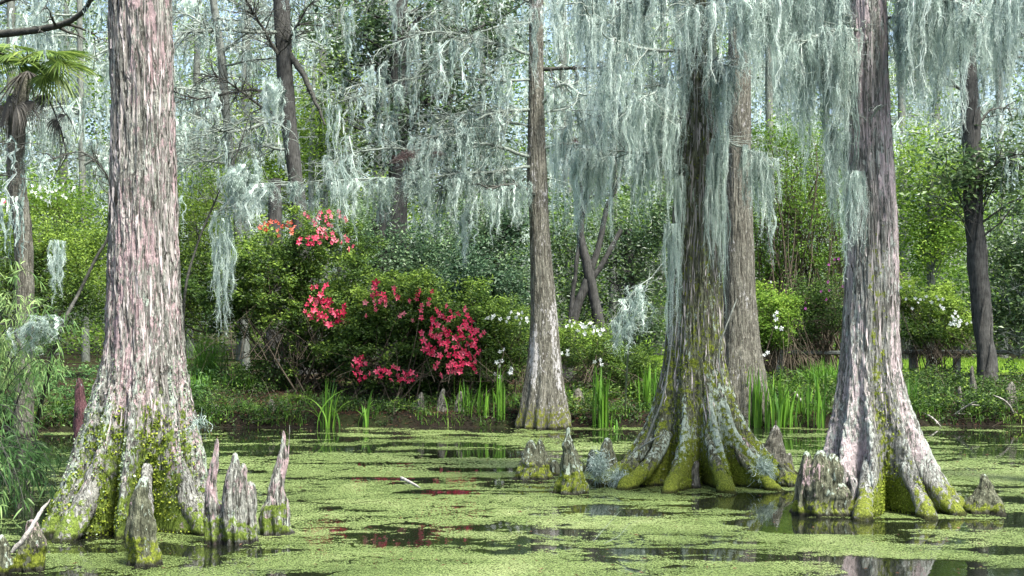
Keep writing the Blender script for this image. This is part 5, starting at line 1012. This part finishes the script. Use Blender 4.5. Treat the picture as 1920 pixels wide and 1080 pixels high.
n = 22000; g = Geo(); x = rg.uniform(3, 17, n); y = rg.uniform(37, 50, n); C = stack3(x, y, ground_z(x, y)); a = rg.uniform(0, 6.28, n); h = rg.uniform(.05, .13, n)
P = np.stack([C, C + stack3(np.cos(a) * .03, np.sin(a) * .03, h)], 1); ribbons(g, P, np.stack([stack3(np.sin(a), -np.cos(a), 0 * a) * .02, stack3(np.sin(a), -np.cos(a), 0 * a) * .003], 1), rg.uniform(.4, 1, n)); kind(g.build('lawn_grass', M['fresh']), 'stuff')
for px, by, d, lab in ((640, 770, 27.6, 'low fern under the middle azalea'), (745, 780, 27.3, 'leafy low fern below the low red cluster'), (1110, 745, 28.2, 'pale-green fern behind the bright upright iris clump'), (1250, 660, 25.5, 'light leafy sprig against the left side of the moss-darkened cypress'), (560, 745, 28, 'dim fern left of the spiky dark-green iris clump'), (120, 745, 26.5, 'yellow-green fern on the left bank'), (1270, 700, 27, 'fern half hidden by the moss-darkened cypress'), (1880, 700, 28.5, 'broad-leaved low plant under the leaning dark trunk'), (60, 730, 26, 'grassy fern at the left bank edge')):
    x = PX(px, d); o = thing('fern', lab, 'fern', (x, d, float(ground_z(np.array([x]), np.array([d]))[0])))
    k = 22; a = rg.uniform(0, 6.28, k); l = rg.uniform(.3, .6, k); tt = np.linspace(0, 1, 8)[None, :, None]; D = stack3(np.cos(a), np.sin(a), rg.uniform(.6, 1.4, k)); P = unit(D)[:, None] * l[:, None, None] * tt - np.array([0, 0, .55]) * l[:, None, None] * tt ** 2.2
    g = Geo(); tubes(g, P, .004 * np.ones((k, 8)), 3, .3); g.build('stem', M['stem'], o)
    g = Geo()
    for i in range(1, 8):
        for s in (-1, 1):
            side = unit(np.cross(D, [0, 0, 1.])) * s; leaves(g, P[:, i] + side * .05 * (1.1 - i / 8), .11 * (1.15 - i / 8), .035, rg, np.clip(rg.normal(.5, .2, k), 0, 1), .6, dirs=side + D * .3)
    g.build('foliage', M['fresh' if 'green' in lab or 'light' in lab else 'azalea'], o)

g = Geo(); n = 5200; x = rg.uniform(-13, 13, n); y = shore(x) + .03 + rg.beta(1.1, 2.5, n) * 3.0; kx = fbm(stack3(x * 1.4, y * 1.4, 0 * x), 3, 66) > .47; x, y = x[kx], y[kx]
j = np.repeat(np.arange(len(x)), 3); B = stack3(x[j], y[j], ground_z(x[j], y[j]) - .01) + rg.normal(0, .04, (len(j), 3)) * np.array([1, 1, 0]); a = rg.uniform(0, 6.28, len(j)); h = rg.uniform(.10, .38, (len(j), 1, 1)); tt = np.linspace(0, 1, 6)[None, :, None]
P = B[:, None] + np.array([0, 0, 1.]) * h * (tt - .35 * tt ** 3) + stack3(np.cos(a), np.sin(a), 0 * a)[:, None] * h * .7 * tt ** 2; ribbons(g, P, stack3(np.sin(a), -np.cos(a), 0 * a)[:, None] * .006 * (1.05 - tt), np.clip(rg.normal(.25, .25, len(j)), 0, 1)); kind(g.build('bank_grass', M['iris']), 'stuff')
g = Geo(); n = 1100; x = rg.uniform(-13, 13, n); y = shore(x) + rg.beta(1.2, 2.0, n) * 4; B = stack3(x, y, ground_z(x, y)); D = unit(rg.normal(0, 1, (n, 3)) * np.array([1, .6, .6]) + np.array([0, 0, .35])); tt = np.linspace(0, 1, 6)[None, :, None]
P = B[:, None] + D[:, None] * rg.uniform(.2, .9, (n, 1, 1)) * tt + np.cumsum(rg.normal(0, .02, (n, 6, 3)), 1); tubes(g, P, .006 * (1 - .6 * tt[..., 0]) * np.ones((n, 1)), 3); kind(g.build('dead_stems', M['stem']), 'stuff')

# ------------------------------------------------------------------ far woods
rf = np.random.default_rng(71)
def fx(d, lo=-500, hi=2420): return lo, hi
far_moss = Geo(); tg = Geo()
for i, (px, d, w) in enumerate([(20, 50, 22), (110, 58, 18), (160, 47, 14), (355, 52, 16), (455, 49, 22), (640, 55, 16), (700, 52, 24), (840, 56, 18), (905, 49, 14), (1075, 55, 20), (1150, 49, 16), (1235, 57, 18), (1445, 50, 18), (1540, 55, 14), (1700, 48, 18), (1760, 56, 20), (1880, 51, 18), (-150, 52, 20), (2060, 54, 22), (-300, 48, 20), (2200, 50, 20)]):
    t = bgtree('far_tree', 'thin pale moss-hung tree standing in the hazy woods behind the garden', px, d, group='moss-hung trees in the far woods')
    k = rf.normal(0, 14); lq, _ = trunk_line(t, [(-80, px + k - w * .35, px + k + w * .35), (250, px + k * .6 - w * .42, px + k * .6 + w * .42), (640, px - w * .55, px + w * .55)], d, 'bark_grey', 16, 8, .05)
    for j in range(7):
        py = rf.uniform(-60, 460); s = rf.choice([-1, 1]); ln_ = rf.uniform(60, 170)
        ln, pts = branch(t, at_line(lq), [(px, py), (px + s * ln_ * .5, py - rf.uniform(-15, 30)), (px + s * ln_, py - rf.uniform(-25, 45))], d + rf.uniform(-2, 2), rf, .05, 14, 1.3, 'twig', None, 4)
        for P in pts[rf.choice(len(pts), 11)]:
            s_ = rf.uniform(.6, 2.0); far_moss.merge(FAR_BEARD[int(rf.integers(0, 6))], np.diag([2.2, 2.2, s_]), P, rf.normal(.2, .08))
for hs, n in ((hT, 60), (hM2, 40), (hR, 40), (hO, 14)):
    for _ in range(n):
        ln, pts = hs[rf.integers(0, len(hs))]; P = pts[rf.integers(0, len(pts))]; far_moss.merge(FAR_BEARD[int(rf.integers(0, 6))], np.diag([1.3, 1.3, rf.uniform(.3, 1.0)]), P, rf.normal(0, .08))
for tr_, ln_t, dd in ((bpy.data.objects['magnolia'], l4, 38), (bpy.data.objects['sweetgum'], l2, 37), (bpy.data.objects['hickory'], la, 46)):
    for j in range(7):
        py = -30 + 52 * j + rf.uniform(-12, 12); px = np.interp(PZ(py, dd), ln_t[:, 2], ln_t[:, 0]) * FPX / dd + 960; s_ = 1 if j % 2 else -1; q_ = rf.uniform(90, 190)
        hT.append(branch(tr_, at_line(ln_t), [(px, py), (px + s_ * q_ * .5, py - rf.uniform(-10, 25)), (px + s_ * q_, py - rf.uniform(-35, 25))], dd - rf.uniform(0, 3), rf, .035, 26, 1.3, 'twig' if j % 3 else 'twig_mid'))
for _ in range(130):
    ln, pts = hT[-1 - int(rf.integers(0, 21))]; P = pts[rf.integers(0, len(pts))]; far_moss.merge(FAR_BEARD[int(rf.integers(0, 6))], np.diag([1.3, 1.3, rf.uniform(.3, 1.1)]), P, rf.normal(.08, .08))
# the mass of the woods: twigs, leaves and moss too far off to tell apart
n = 900; d = rf.uniform(50, 78, n); px = rf.uniform(-500, 2420, n); py = rf.uniform(-80, 520, n); P0 = stack3(PX(px, d), d, np.maximum(PZ(py, d), 1)); t8 = np.linspace(0, 1, 9)[None, :, None]
D = unit(rf.normal(0, 1, (n, 3)) * np.array([1, .5, .7]) + np.array([0, 0, .3])); P = P0[:, None] + D[:, None] * rf.uniform(1, 4, (n, 1, 1)) * t8 + np.cumsum(rf.normal(0, .12, (n, 9, 3)), 1); tubes(tg, P, rf.uniform(.012, .04, (n, 1)) * (1 - .6 * t8[..., 0]), 4)
for q in P[::2]: twigs(tg, q, rf, 7, 1.4, .012, 3)
kind(tg.build('far_twigs', M['twig']), 'stuff')
for q in P[:, ::3].reshape(-1, 3)[rf.choice(n * 3, 1500)]: far_moss.merge(FAR_BEARD[int(rf.integers(0, 6))], np.diag([2.8, 2.8, rf.uniform(.8, 2.6)]), q, rf.normal(.28, .10))
kind(far_moss.build('far_moss', M['moss']), 'stuff')
def mass(name, mat, n, per, L, ylo, yhi, d0, d1, rc, tint, thr, seed):
    g = Geo(); d = rf.uniform(d0, d1, n); px = rf.uniform(-520, 2440, n); py = rf.uniform(ylo, yhi, n); C = stack3(PX(px, d), d, PZ(py, d)); C = C[(C[:, 2] > .8) & (fbm(C * .28, 3, seed) > thr)]
    clump_leaves(g, C, rf.uniform(.5, 1.2, len(C)) * rc, per, L, L * .55, rf, np.clip(tint + .6 * (fbm(C * .35, 3, seed + 5) - .5) + rf.normal(0, .1, len(C)), 0, 1)); kind(g.build(name, M[mat]), 'stuff')
mass('far_understory', 'fresh', 2600, 46, .15, 330, 660, 43, 70, .75, .42, .46, 81)
mass('far_understory', 'azalea', 3000, 46, .15, 360, 680, 42, 72, .75, .45, .44, 82)
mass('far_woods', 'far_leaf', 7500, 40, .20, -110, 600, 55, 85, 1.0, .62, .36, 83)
mass('far_woods', 'fresh', 2400, 36, .17, -100, 420, 46, 80, .9, .5, .49, 84)
mass('far_woods', 'dark_leaf', 1300, 36, .18, -100, 320, 48, 85, 1.0, .5, .50, 86)
mass('far_woods', 'dark_leaf', 2200, 36, .2, 250, 640, 60, 90, 1.1, .5, .42, 85)
if moss_rest.V: kind(moss_rest.build('spanish_moss_mass', M['moss']), 'stuff')
